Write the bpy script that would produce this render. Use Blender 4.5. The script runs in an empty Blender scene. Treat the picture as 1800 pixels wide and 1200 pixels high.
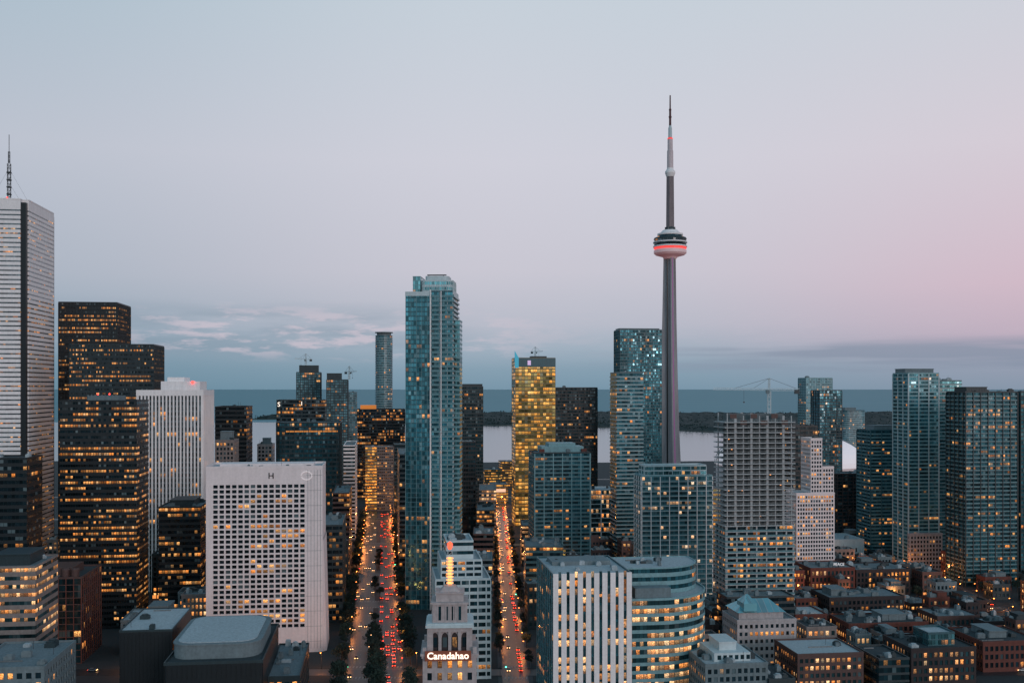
import bpy, math, random
from statistics import NormalDist
from mathutils import Vector
R=random.Random(11)
F=1850.;H=147.;HY=682.
sc=bpy.context.scene; C=sc.collection
def lin(c): return tuple(((x/255.)/12.92 if x<10 else ((x/255.+.055)/1.055)**2.4) for x in c)
# ---------------------------------------------------------------- mesh builder
class MB:
    def __init__(s): s.v=[];s.f=[];s.uv=[];s.m=[]
    def face(s,pts,uv=None,m=0):
        n=len(s.v); s.v+=[tuple(p) for p in pts]; s.f.append(tuple(range(n,n+len(pts)))); s.uv+=(uv or [(0.5,0.5)]*len(pts)); s.m.append(m)
    def box(s,x0,y0,z0,x1,y1,z1,m=0,bottom=True):
        a=[(x0,y0,z0),(x1,y0,z0),(x1,y1,z0),(x0,y1,z0),(x0,y0,z1),(x1,y0,z1),(x1,y1,z1),(x0,y1,z1)]
        fs=[(0,1,5,4),(1,2,6,5),(2,3,7,6),(3,0,4,7),(4,5,6,7)]+([(3,2,1,0)] if bottom else [])
        for f in fs: s.face([a[i] for i in f],m=m)
    def bar(s,a,b,w,h=None,m=0):
        h=h or w; a=Vector(a);b=Vector(b); d=(b-a).normalized()
        up=Vector((0,0,1)) if abs(d.z)<.95 else Vector((1,0,0))
        t=d.cross(up).normalized()*w/2; u=t.cross(d).normalized()*h/2
        q=[a-t-u,a+t-u,a+t+u,a-t+u,b-t-u,b+t-u,b+t+u,b-t+u]
        for f in [(0,1,5,4),(1,2,6,5),(2,3,7,6),(3,0,4,7),(4,5,6,7),(3,2,1,0)]: s.face([q[i] for i in f],m=m)
    def prism(s,p,z0,z1,top=True,bot=False,p2=None,m=0):
        p2=p2 or p; n=len(p)
        for i in range(n):
            j=(i+1)%n
            s.face([(*p[i],z0),(*p[j],z0),(*p2[j],z1),(*p2[i],z1)],m=m)
        if top: s.face([(*q,z1) for q in p2],m=m)
        if bot: s.face([(*q,z0) for q in reversed(p)],m=m)
    def lathe(s,prof,n=32,cx=0,cy=0,m=0,cap=True):
        for (r0,z0),(r1,z1) in zip(prof,prof[1:]):
            for i in range(n):
                a=2*math.pi*i/n;b=2*math.pi*(i+1)/n
                s.face([(cx+r0*math.cos(a),cy+r0*math.sin(a),z0),(cx+r0*math.cos(b),cy+r0*math.sin(b),z0),(cx+r1*math.cos(b),cy+r1*math.sin(b),z1),(cx+r1*math.cos(a),cy+r1*math.sin(a),z1)],uv=[(i*.5,z0*.3),(i*.5+.5,z0*.3),(i*.5+.5,z1*.3),(i*.5,z1*.3)],m=m)
        if cap:
            for (r,z),rev in ((prof[-1],False),(prof[0],True)):
                if r>.01:
                    pts=[(cx+r*math.cos(2*math.pi*i/n),cy+r*math.sin(2*math.pi*i/n),z) for i in range(n)]
                    s.face(pts[::-1] if rev else pts,m=m)
    def build(s,name,mat,parent=None,loc=None):
        me=bpy.data.meshes.new(name); me.from_pydata(s.v,[],s.f)
        ms=mat if isinstance(mat,(list,tuple)) else [mat]
        for q in ms: me.materials.append(q)
        if len(ms)>1: me.polygons.foreach_set('material_index',s.m)
        l=me.uv_layers.new(name='UVMap'); fl=[]
        for a in s.uv: fl+=[a[0],a[1]]
        l.data.foreach_set('uv',fl)
        o=bpy.data.objects.new(name,me); C.objects.link(o)
        if parent: o.parent=parent
        if loc: o.location=loc
        return o
def tag(o,label=None,cat=None,group=None,kind=None):
    if label:o['label']=label
    if cat:o['category']=cat
    if group:o['group']=group
    if kind:o['kind']=kind
    return o
def empty(name,loc,rz=0,label=None,cat=None,group=None):
    o=bpy.data.objects.new(name,None); o.location=loc; o.rotation_euler=(0,0,rz); o.empty_display_size=1; C.objects.link(o)
    return tag(o,label,cat,group)
def dup(root,loc,rz,label=None,group=None,scale=None):
    r=root.copy(); C.objects.link(r); r.location=loc; r.rotation_euler=(0,0,rz)
    if scale: r.scale=(scale,)*3
    if label:r['label']=label
    if group:r['group']=group
    for ch in root.children:
        if ch.type=='LIGHT': continue
        c=ch.copy(); C.objects.link(c); c.parent=r
    return r
# ---------------------------------------------------------------- materials
def newmat(name):
    m=bpy.data.materials.new(name); m.use_nodes=True; nt=m.node_tree
    return m,nt,nt.nodes['Principled BSDF']
def N(nt,t,**k):
    n=nt.nodes.new(t)
    for a,b in k.items(): setattr(n,a,b)
    return n
def mth(nt,op,a,b=None,c=None):
    n=N(nt,'ShaderNodeMath',operation=op)
    for i,x in enumerate((a,b,c)):
        if x is None: continue
        if isinstance(x,(int,float)): n.inputs[i].default_value=x
        else: nt.links.new(x,n.inputs[i])
    return n.outputs[0]
def mixc(nt,f,a,b,bt='MIX'):
    n=N(nt,'ShaderNodeMix',data_type='RGBA',blend_type=bt)
    for i,x in ((0,f),(6,a),(7,b)):
        if isinstance(x,(int,float)): n.inputs[i].default_value=x
        elif isinstance(x,tuple): n.inputs[i].default_value=(*x[:3],1)
        else: nt.links.new(x,n.inputs[i])
    return n.outputs[2]
def wallmat(name,col,rough=.8,var=.35,sc_=.12,metal=0):
    m,nt,p=newmat(name)
    g=N(nt,'ShaderNodeNewGeometry'); mp=N(nt,'ShaderNodeMapping'); mp.inputs['Scale'].default_value=(sc_*4,sc_*4,sc_*.6)
    nt.links.new(g.outputs['Position'],mp.inputs[0])
    n1=N(nt,'ShaderNodeTexNoise'); n1.inputs['Scale'].default_value=1; n1.inputs['Detail'].default_value=3
    nt.links.new(mp.outputs[0],n1.inputs[0])
    n2=N(nt,'ShaderNodeTexNoise'); n2.inputs['Scale'].default_value=.9; n2.inputs['Detail'].default_value=3
    nt.links.new(g.outputs['Position'],n2.inputs[0])
    s=mth(nt,'ADD',n1.outputs[0],n2.outputs[0]); s=mth(nt,'SUBTRACT',s,.5)
    dark=tuple(c*(1-var) for c in col); lt=tuple(min(1,c*(1+var*.6)) for c in col)
    nt.links.new(mixc(nt,s,dark,lt),p.inputs['Base Color'])
    p.inputs['Roughness'].default_value=rough; p.inputs['Metallic'].default_value=metal
    return m
def winmat(name,glass,p_,ca=(1,.3,.05),cb=(1,.5,.16),es=1.,metal=.4,rough=.12,frame=(.012,.025,.03),fw=.1,seed=0,var=.8,refl_patch=1.,wts=(.34,.33,.33)):
    m,nt,p=newmat(name); L=nt.links.new
    u=N(nt,'ShaderNodeUVMap'); sx=N(nt,'ShaderNodeSeparateXYZ'); L(u.outputs[0],sx.inputs[0])
    U,V=sx.outputs[0],sx.outputs[1]
    fu=mth(nt,'FLOOR',U); fv=mth(nt,'FLOOR',V)
    def wn(a,b,s):
        c=N(nt,'ShaderNodeCombineXYZ'); L(a,c.inputs[0]); L(b,c.inputs[1]); c.inputs[2].default_value=s
        w=N(nt,'ShaderNodeTexWhiteNoise',noise_dimensions='3D'); L(c.outputs[0],w.inputs[0]); return w
    A=wn(fu,fv,seed+1.5); B=wn(mth(nt,'FLOOR',mth(nt,'DIVIDE',U,5.)),fv,seed+7.5); D_=wn(mth(nt,'FLOOR',mth(nt,'DIVIDE',U,40.)),fv,seed+3.3)
    score=mth(nt,'ADD',mth(nt,'MULTIPLY',A.outputs[0],wts[0]),mth(nt,'MULTIPLY',B.outputs[0],wts[1])); score=mth(nt,'ADD',score,mth(nt,'MULTIPLY',D_.outputs[0],wts[2]))
    sd=.289*math.sqrt(sum(q*q for q in wts))
    t=.5+sd*NormalDist().inv_cdf(p_) if p_>0 else -1.
    lit=mth(nt,'LESS_THAN',score,t)
    fr=mth(nt,'FRACT',U); mull=mth(nt,'LESS_THAN',fr,fw)
    cs=N(nt,'ShaderNodeSeparateColor'); L(A.outputs[1],cs.inputs[0])
    mp=N(nt,'ShaderNodeMapping'); mp.inputs['Scale'].default_value=(3,5,1); L(u.outputs[0],mp.inputs[0])
    no=N(nt,'ShaderNodeTexNoise'); no.inputs['Scale'].default_value=1.; no.inputs['Detail'].default_value=2; L(mp.outputs[0],no.inputs[0])
    inter=mth(nt,'MAXIMUM',mth(nt,'MULTIPLY_ADD',no.outputs[0],3.2,-.9),.1)
    inter=mth(nt,'MULTIPLY',inter,mth(nt,'MULTIPLY_ADD',mth(nt,'FRACT',V),1.1,.35))
    st=mth(nt,'MULTIPLY',lit,mth(nt,'SUBTRACT',1.,mull)); st=mth(nt,'MULTIPLY',st,inter)
    st=mth(nt,'MULTIPLY',st,mth(nt,'MULTIPLY_ADD',mth(nt,'POWER',cs.outputs[1],2.),1.3,.2)); st=mth(nt,'MULTIPLY',st,es)
    L(mixc(nt,cs.outputs[2],ca,cb),p.inputs['Emission Color']); L(st,p.inputs['Emission Strength'])
    lo=tuple(c*(1-var*.6) for c in glass); hi=tuple(min(1,c*(1+var)) for c in glass)
    bc=mixc(nt,cs.outputs[0],lo,hi)
    bl=mth(nt,'GREATER_THAN',cs.outputs[2],.9); bc=mixc(nt,mth(nt,'MULTIPLY',bl,.4),bc,(.2,.28,.3))
    g=N(nt,'ShaderNodeNewGeometry'); mq=N(nt,'ShaderNodeMapping'); mq.inputs['Scale'].default_value=(.05,.05,.022); L(g.outputs['Position'],mq.inputs[0])
    nq=N(nt,'ShaderNodeTexNoise'); nq.inputs['Scale'].default_value=1.; nq.inputs['Detail'].default_value=2; L(mq.outputs[0],nq.inputs[0])
    fac=mth(nt,'MAXIMUM',mth(nt,'MULTIPLY_ADD',nq.outputs[0],3.*refl_patch,1-1.5*refl_patch),.25)  # broad noise paints sky reflection patches into the glass colour
    vs=N(nt,'ShaderNodeVectorMath',operation='SCALE'); L(bc,vs.inputs[0]); L(fac,vs.inputs['Scale']); bc=vs.outputs[0]
    bc=mixc(nt,mull,bc,frame); L(bc,p.inputs['Base Color'])
    p.inputs['Metallic'].default_value=metal; p.inputs['Roughness'].default_value=rough
    v1=N(nt,'ShaderNodeVectorMath',operation='SUBTRACT'); L(A.outputs[1],v1.inputs[0]); v1.inputs[1].default_value=(.5,.5,.5)
    v2=N(nt,'ShaderNodeVectorMath',operation='SCALE'); L(v1.outputs[0],v2.inputs[0]); v2.inputs['Scale'].default_value=.07
    v3=N(nt,'ShaderNodeVectorMath',operation='ADD'); L(g.outputs['Normal'],v3.inputs[0]); L(v2.outputs[0],v3.inputs[1])
    v4=N(nt,'ShaderNodeVectorMath',operation='NORMALIZE'); L(v3.outputs[0],v4.inputs[0]); L(v4.outputs[0],p.inputs['Normal'])
    m.cycles.emission_sampling='NONE'
    return m
def emit(name,col,s,base=None):
    m,nt,p=newmat(name); p.inputs['Base Color'].default_value=(*(base or [c*.3 for c in col]),1)
    p.inputs['Emission Color'].default_value=(*col,1); p.inputs['Emission Strength'].default_value=s
    m.cycles.emission_sampling='NONE'
    return m
W=dict(
 white=wallmat('white_stone',(.84,.8,.8),var=.18), hotel=wallmat('pale_concrete',(.77,.68,.68),var=.15), conc=wallmat('raw_concrete',(.4,.42,.43),var=.35),
 grey=wallmat('grey_panel',(.15,.2,.22)), dgrey=wallmat('dark_grey_panel',(.016,.036,.044),.5), black=wallmat('black_steel',(.004,.01,.014),.45), black2=wallmat('bluish_black_steel',(.012,.026,.033),.4),
 beige=wallmat('beige_stone',(.22,.19,.18)), brick=wallmat('red_brick',(.13,.04,.03)), brown=wallmat('brown_cladding',(.08,.042,.038),.6),
 dbrick=wallmat('dark_brick',(.035,.026,.028)), teal=wallmat('teal_panel',(.025,.1,.125),.4), lteal=wallmat('pale_teal_panel',(.18,.35,.385),.5),
 wpan=wallmat('white_panel',(.5,.59,.615),.5,.2), cream=wallmat('cream_panel',(.42,.4,.41)), stone=wallmat('old_stone',(.42,.37,.37)), gold=wallmat('bronze_gold_panel',(.16,.12,.05),.4))
RF=dict(l=wallmat('light_roof_gravel',(.37,.43,.46),.9,.45,.5), m=wallmat('grey_roof_membrane',(.15,.195,.215),.9,.5,.4), d=wallmat('dark_roof_tar',(.025,.042,.05),.9,.5,.4))
G=dict(
 dark=winmat('dark_office_glass',(.005,.013,.018),.26,seed=1,wts=(.25,.35,.4)), black=winmat('black_office_glass',(.003,.008,.011),.1,seed=2,metal=.1),
 blackl=winmat('black_lit_office_glass',(.003,.008,.011),.36,seed=3,metal=.1,es=1.1,fw=.2,wts=(.2,.32,.48)),
 teal=winmat('teal_glass',(.04,.155,.19),.045,seed=4,metal=.55,es=.9), tealb=winmat('bright_teal_glass',(.1,.27,.3),.03,seed=5,metal=.6,es=.8),
 tealm=winmat('teal_glass_partly_lit',(.022,.095,.12),.11,seed=6,metal=.45), gold=winmat('golden_lit_glass',(.3,.24,.09),.64,seed=7,es=1.1,ca=(1,.36,.05),cb=(1,.52,.12),metal=.75,fw=.06,frame=(.2,.14,.05)),
 warm=winmat('warm_lit_glass',(.02,.06,.07),.46,seed=8,es=1.3,cb=(1,.62,.3),wts=(.3,.4,.3)), hotel=winmat('hotel_room_glass',(.008,.016,.02),.1,seed=9,metal=.1,es=1.3,fw=.05),
 bank=winmat('bank_office_glass',(.06,.08,.09),.14,seed=10,metal=.4), low=winmat('low_rise_glass',(.008,.022,.03),.2,seed=12,metal=.2,es=1.4),
 white=winmat('cool_lit_glass',(.05,.15,.18),.14,ca=(1,.5,.22),cb=(1,.75,.5),seed=13,es=1.), dim=winmat('dim_glass',(.008,.028,.036),.05,seed=14,metal=.2),
 haze=winmat('haze_tinted_far_glass',(.045,.12,.145),.06,seed=15,metal=.2,rough=.4))  # distance haze is put into this paler teal glass colour
M=dict(orange=emit('sodium_glow',(1,.26,.04),8), head=emit('headlight_glow',(1,.5,.2),10), tail=emit('tail_light_glow',(1,.05,.015),10),
 red=emit('red_lamp_glow',(1,.04,.03),5), signw=emit('lit_sign_letters',(1,.86,.72),1.5), shop=emit('lit_shopfront_glow',(1,.34,.08),1.,(.1,.06,.04)),
 cyan=emit('cyan_screen_glow',(.05,.42,.6),.55), pinkl=emit('pink_screen_glow',(.7,.5,.8),.7), beac=emit('beacon_ring_glow',(1,.36,.1),2.2),
 green=emit('green_signal_glow',(.1,1,.5),8), purple=emit('purple_lift_glow',(.42,.12,.38),.3), radred=emit('red_tower_ring_glow',(1,.07,.06),.95), whl=emit('white_neon_glow',(.8,.95,1),1.4))
steel=wallmat('galvanised_steel',(.2,.22,.23),.5,metal=.5); dsteel=wallmat('dark_steel',(.03,.035,.04),.5)
rail=wallmat('balcony_rail_glass',(.1,.22,.25),.25)
asph=wallmat('asphalt',(.024,.028,.033),.4,.5,.3); walk=wallmat('pavement_concrete',(.06,.066,.072),.85); mark=wallmat('road_paint',(.26,.27,.27),.7,.5,1)
soil=wallmat('city_ground',(.022,.03,.034),.9,.5,.2)
tyre=wallmat('tyre_rubber',(.015,.015,.015),.9); bark=wallmat('bark',(.05,.035,.025),.9)
# ---------------------------------------------------------------- geometry helpers
def rect(x0,y0,x1,y1): return [(x0,y0),(x1,y0),(x1,y1),(x0,y1)]
def rrect(x0,y0,x1,y1,rs,n=5):
    out=[]
    for (cx,cy,a0,r) in ((x0+rs[0],y0+rs[0],180,rs[0]),(x1-rs[1],y0+rs[1],270,rs[1]),(x1-rs[2],y1-rs[2],0,rs[2]),(x0+rs[3],y1-rs[3],90,rs[3])):
        if r<.05: out.append((cx,cy)); continue
        for k in range(n+1):
            a=math.radians(a0+90*k/n); out.append((cx+r*math.cos(a),cy+r*math.sin(a)))
    return out
def ell(cx,cy,rx,ry,n=24): return [(cx+rx*math.cos(2*math.pi*i/n),cy+ry*math.sin(2*math.pi*i/n)) for i in range(n)]
def off(p,o):
    n=len(p); out=[]
    for i in range(n):
        a=Vector(p[i-1]);b=Vector(p[i]);c=Vector(p[(i+1)%n])
        e1=(b-a).normalized(); e2=(c-b).normalized(); n1=Vector((e1.y,-e1.x)); n2=Vector((e2.y,-e2.x))
        k=n1+n2; k=k/max(.3,k.dot(n1)) if k.length>1e-6 else n1
        out.append((b.x+k.x*o,b.y+k.y*o))
    return out
def lipring(mb,pi,po,z0,z1,m=0):
    n=len(pi); mb.prism(po,z0,z1,top=False,m=m)
    for i in range(n):
        j=(i+1)%n
        mb.face([(*po[i],z1),(*po[j],z1),(*pi[j],z1),(*pi[i],z1)],m=m); mb.face([(*pi[i],z0),(*pi[j],z0),(*po[j],z0),(*po[i],z0)],m=m)
BID=[0]; FOOT=[]
def wing(root,poly,z0,z1,wall,win,fh=3.6,bay=3.,sill=.35,pier=0,pw=.5,pd=.25,slab=0,piermat=None,sp=.12,top='m',par=1.,row='window_row',slabmat='wpan',slt=.1):
    BID[0]+=1; ub=BID[0]*137
    n=max(1,round((z1-z0)/fh)); fh=(z1-z0)/n
    po=off(poly,sp); pin=off(poly,-.02); mb=MB(); pb=MB(); ne=len(poly)
    nbs=[max(1,round((Vector(poly[(i+1)%ne])-Vector(poly[i])).length/bay)) for i in range(ne)]
    for k in range(n):
        za=z0+k*fh; zs=za+sill*fh; zb=za+fh
        lipring(mb,pin,po,za,zs)
        rb=MB(); uu=ub
        for i in range(ne):
            j=(i+1)%ne; nb=nbs[i]
            rb.face([(*poly[i],zs-.05),(*poly[j],zs-.05),(*poly[j],zb+.05),(*poly[i],zb+.05)],uv=[(uu,k+.02),(uu+nb,k+.02),(uu+nb,k+.98),(uu,k+.98)]); uu+=nb
        rb.build(row,win,root)
        if slab and k>0:
            sb=MB(); ps=off(poly,slab); lipring(sb,pin,ps,za-.12-slt,za+slt)
            pr=off(poly,slab-.06); sb.prism(ps,za+slt,za+slt+1.,top=False,m=1); sb.prism(pr[::-1],za+slt,za+slt+1.,top=False,m=1)
            sb.build('balcony',[W[slabmat],rail],root)
    if pier:
        for i in range(ne):
            a=Vector(poly[i]);b=Vector(poly[(i+1)%ne]); e=b-a; L=e.length
            if L<pw*1.5: continue
            e/=L; nn=Vector((e.y,-e.x)); nb=nbs[i]
            for q in range(0,nb+1,pier):
                c=a+e*(L*q/nb); x=c-e*pw/2-nn*.04; y=c+e*pw/2-nn*.04; dd=nn*(sp+pd+.04)
                pp=[x+dd,y+dd,y,x]; (pb if piermat else mb).prism([(t.x,t.y) for t in pp],z0,z1+.02)
    mb.build('wall',wall,root)
    if piermat: pb.build('facade_fins',piermat,root)
    if top:
        rf=MB(); pi2=off(poly,-.35); pp=off(poly,sp+.05)
        rf.face([(*q,z1+.15) for q in pi2])
        r=rf.build('roof',RF[top],root)
        pm=MB(); pm.prism(pp,z1-.05,z1+par,top=False); pm.prism(pi2[::-1],z1,z1+par,top=False)
        for i in range(ne):
            j=(i+1)%ne; pm.face([(*pp[i],z1+par),(*pp[j],z1+par),(*pi2[j],z1+par),(*pi2[i],z1+par)])
        pm.build('parapet',wall,root)
        return r
def units(roof,x0,y0,x1,y1,z,n,mat=None,big=1.):
    for i in range(n):
        w=R.uniform(1.5,4.5)*big; d=R.uniform(1.5,4)*big; hh=R.uniform(1.2,3.)*big
        if x1-x0<w+1 or y1-y0<d+1: w=min(w,(x1-x0)*.4);d=min(d,(y1-y0)*.4)
        x=R.uniform(x0,x1-w); y=R.uniform(y0,y1-d); mb=MB()
        mb.box(x,y,z,x+w,y+d,z+hh*.85); mb.box(x+w*.1,y+d*.1,z+hh*.85,x+w*.9,y+d*.9,z+hh)
        if R.random()<.6: mb.lathe([(.35*w,z+hh),(.35*w,z+hh+.4*big)],10,x+w/2,y+d/2)
        mb.build('rooftop_unit',mat or R.choice([W['grey'],RF['l'],RF['m'],W['dgrey']]),roof)
    if n>1:
        for k in range(2):
            x=R.uniform(x0,x1); y=R.uniform(y0,y1); mb=MB(); mb.lathe([(.09,z),(.07,z+R.uniform(2.5,5))],6,x,y); mb.build('roof_mast',dsteel,roof)
    mb=MB(); xa=R.uniform(x0,(x0+x1)/2); ya=R.uniform(y0,y1-.6); mb.box(xa,ya,z,xa+(x1-x0)*.4,ya+.5,z+.5); mb.build('roof_duct',steel,roof)
def place(xl,xr,yt,D,dep,rot):
    th=math.radians(rot); c,s=math.cos(th),math.sin(th); X0=(xl-900)/F*D; k=(xr-900)/F
    w=(k*D-X0)/(c-k*s); h=H-(yt-HY)/F*D
    cx=X0+c*w/2-s*dep/2; cy=D+s*w/2+c*dep/2
    return cx,cy,w,h,th
def T(name,label,xl,xr,yt,D,dep,rot=7.1,cat='building'):
    cx,cy,w,h,th=place(xl,xr,yt,D,dep,rot)
    FOOT.append((cx,cy,w,dep,th,label))
    return empty(name,(cx,cy,0),th,label,cat),w,h
def S(name,label,xl,xr,yt,D,dep,wall,win,rot=7.1,cat='building',rad=None,pent=None,nu=None,top='m',**k):
    r,w,h=T(name,label,xl,xr,yt,D,dep,rot,cat)
    poly=rrect(-w/2,-dep/2,w/2,dep/2,rad) if rad else rect(-w/2,-dep/2,w/2,dep/2)
    rf=wing(r,poly,0,h,W[wall],G[win],top=top,**k)
    if pent:
        a,b,ph=pent; m=MB(); m.box(-w/2+a*w,-dep*.28,h+.2,-w/2+b*w,dep*.35,h+ph); m.box(-w/2+a*w-.3,-dep*.3,h+ph,-w/2+b*w+.3,dep*.37,h+ph+.4)
        for q in range(int((b-a)*w/2)): m.box(-w/2+a*w+q*2+.3,-dep*.28-.15,h+ph*.3,-w/2+a*w+q*2+1.5,-dep*.28,h+ph*.8)
        m.build('penthouse',W['grey'] if wall in('white','wpan','grey','lteal','teal','hotel') else W['dgrey'],r)
    if nu is None: nu=5 if D<750 else 3 if D<1000 else 1
    if rf and nu: units(rf,-w/2+1,-dep/2+1,w/2-1,dep/2-1,h+.2,nu)
    return r,w,h,rf
def punched(root,x0,y0,x1,y1,z0,z1,wall,win,bay=3.4,fh=3.6,wf=.6,hf=.6,rec=.35,nind=100,marg={},first='L'):
    BID[0]+=1; ub=BID[0]*211; wb=MB(); wins=[]
    sd={'F':((x0,y0),(1,0),(0,-1),x1-x0),'R':((x1,y0),(0,1),(1,0),y1-y0),'B':((x1,y1),(-1,0),(0,1),x1-x0),'L':((x0,y1),(0,-1),(-1,0),y1-y0)}
    for si,key in enumerate('F'+first+('R' if first=='L' else 'L')+'B'):
        o,t,nn,L=sd[key]; ml,mr,mb_,mt=marg.get(key,(.6,.6,1.2,1.)) if marg.get(key,0) is not None else (0,0,0,0)
        P=lambda a,z,dn=0:(o[0]+t[0]*a+nn[0]*dn,o[1]+t[1]*a+nn[1]*dn,z)
        if marg.get(key,0) is None:
            wb.face([P(0,z0),P(L,z0),P(L,z1),P(0,z1)]); continue
        nc=max(1,round((L-ml-mr)/bay)); nr=max(1,round((z1-z0-mb_-mt)/fh)); cw=(L-ml-mr)/nc; ch=(z1-z0-mb_-mt)/nr
        def q(a,b,za,zb):
            if b-a>.001 and zb-za>.001: wb.face([P(a,za),P(b,za),P(b,zb),P(a,zb)])
        q(0,ml,z0,z1); q(L-mr,L,z0,z1); q(ml,L-mr,z0,z0+mb_); q(ml,L-mr,z1-mt,z1)
        for r in range(nr):
            for c in range(nc):
                a=ml+c*cw; za=z0+mb_+r*ch; b=a+cw; zb=za+ch
                wa=a+cw*(1-wf)/2; wc=b-cw*(1-wf)/2; wz=za+ch*(1-hf)*.6; wt=wz+ch*hf
                q(a,wa,za,zb); q(wc,b,za,zb); q(wa,wc,za,wz); q(wa,wc,wt,zb)
                for (p1,p2) in (((wa,wz),(wc,wz)),((wc,wz),(wc,wt)),((wc,wt),(wa,wt)),((wa,wt),(wa,wz))):
                    wb.face([P(*p1),P(*p2),P(*p2,-rec),P(*p1,-rec)])
                pts=[P(wa,wz,-rec+.01),P(wc,wz,-rec+.01),P(wc,wt,-rec+.01),P(wa,wt,-rec+.01)]
                uu=ub+si*60+c; wins.append((si,-r,c,pts,[(uu+.03,r+.05),(uu+.97,r+.05),(uu+.97,r+.95),(uu+.03,r+.95)]))
    wb.build('wall',wall,root); wins.sort(key=lambda e:(e[0],e[1],e[2]))
    for e in wins[:nind]:
        m=MB(); m.face(e[3],e[4]); m.build('window',win,root)
    if wins[nind:]:
        m=MB()
        for e in wins[nind:]: m.face(e[3],e[4])
        tag(m.build('window',win,root),kind='stuff')
def roofbox(root,x0,y0,x1,y1,z,mat,rm,par=.9,nu=3,corn=None):
    m=MB(); m.face([(x0+.35,y0+.35,z+.1),(x1-.35,y0+.35,z+.1),(x1-.35,y1-.35,z+.1),(x0+.35,y1-.35,z+.1)]); rf=m.build('roof',RF[rm],root)
    m=MB(); o=.12
    for b in ((x0-o,y0-o,x1+o,y0+.35),(x0-o,y1-.35,x1+o,y1+o),(x0-o,y0+.35,x0+.35,y1-.35),(x1-.35,y0+.35,x1+o,y1-.35)): m.box(b[0],b[1],z-.3,b[2],b[3],z+par)
    m.build('parapet',mat,root)
    if nu: units(rf,x0+1,y0+1,x1-1,y1-1,z+.12,nu)
    return rf
def P(name,label,xl,xr,yt,D,dep,wall,win,rot=7.1,cat='building',nu=4,rm='m',pent=None,nind=100,**k):
    r,w,h=T(name,label,xl,xr,yt,D,dep,rot,cat)
    punched(r,-w/2,-dep/2,w/2,dep/2,0,h,W[wall],G[win],nind=nind,first='R' if xr<670 else 'L',**k)
    rf=roofbox(r,-w/2,-dep/2,w/2,dep/2,h,W[wall],rm,nu=nu)
    if pent:
        a,b,ph=pent; m=MB(); m.box(-w/2+a*w,-dep*.2,h+.12,-w/2+b*w,dep*.3,h+ph); m.box(-w/2+a*w-.3,-dep*.22,h+ph,-w/2+b*w+.3,dep*.32,h+ph+.35); m.build('penthouse',W['grey'],r)
    return r,w,h,rf
def text(parent,s,size,loc,rot,mat,name,ext=.12,bold=.0):
    cu=bpy.data.curves.new(name,'FONT'); cu.body=s; cu.size=size; cu.extrude=ext; cu.offset=bold; cu.align_x='CENTER'; cu.align_y='CENTER'; cu.resolution_u=3
    t=bpy.data.objects.new(name,cu); C.objects.link(t); bpy.context.view_layer.update()
    me=bpy.data.meshes.new_from_object(t); bpy.data.objects.remove(t); me.materials.clear(); me.materials.append(mat)
    o=bpy.data.objects.new(name,me); C.objects.link(o); o.parent=parent; o.location=loc; o.rotation_euler=rot; return o
def lattice(mb,a,b,w,step,t=.12):
    a=Vector(a);b=Vector(b); d=b-a; L=d.length; d/=L; up=Vector((0,0,1)) if abs(d.z)<.9 else Vector((1,0,0))
    s=d.cross(up).normalized()*w/2; u=s.cross(d).normalized()*w/2; cs=[-s-u,s-u,s+u,-s+u]
    for c in cs: mb.bar(a+c,b+c,t)
    n=max(1,int(L/step))
    for i in range(n):
        p=a+d*(L*i/n); q=a+d*(L*(i+1)/n)
        for k in range(4):
            e,f=cs[k],cs[(k+1)%4]
            mb.bar(p+(e if i%2 else f),q+(f if i%2 else e),t*.6)
def crane(base,mh,jl,cj,ang,label,s=1.):
    r=empty('tower_crane',base,ang,label,'crane')
    m=MB(); lattice(m,(0,0,0),(0,0,mh),1.7*s,2.2*s,.28*s); m.build('mast',W['wpan'],r)
    m=MB(); lattice(m,(-.5,0,mh+1.2*s),(-jl,0,mh+1.8*s),1.2*s,2.4*s,.2*s); m.build('jib',W['wpan'],r)
    m=MB(); lattice(m,(.5,0,mh+1.2*s),(cj,0,mh+1.2*s),1.3*s,2.4*s,.22*s); m.build('counter_jib',W['wpan'],r)
    m=MB(); m.box(cj-3*s,-1*s,mh-1.4*s,cj-.3*s,1*s,mh+1.1*s); m.build('counterweight',W['dgrey'],r)
    m=MB(); lattice(m,(0,0,mh),(0,0,mh+8*s),.9*s,1.6*s,.2*s); m.build('apex',W['wpan'],r)
    m=MB(); m.bar((0,0,mh+8*s),(-jl*.6,0,mh+2.2*s),.16*s); m.bar((0,0,mh+8*s),(cj*.9,0,mh+1.8*s),.16*s); m.bar((0,0,mh+8*s),(-jl*.28,0,mh+2*s),.14*s); m.build('tie_rod',dsteel,r)
    m=MB(); m.box(-2.2*s,-2*s,mh-1.2*s,-.4*s,-.6*s,mh+1*s); m.box(-2.3*s,-2.05*s,mh-.3*s,-2.2*s,-.6*s,mh+.8*s); m.build('cab',W['grey'],r)
    m=MB(); m.bar((-jl*.45,0,mh+1*s),(-jl*.45,0,mh-6*s),.1*s); m.box(-jl*.45-.4*s,-.3*s,mh-6.8*s,-jl*.45+.4*s,.3*s,mh-6*s); m.build('hook',dsteel,r)
    return r
def zt(y,D): return H-(y-HY)/F*D
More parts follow.
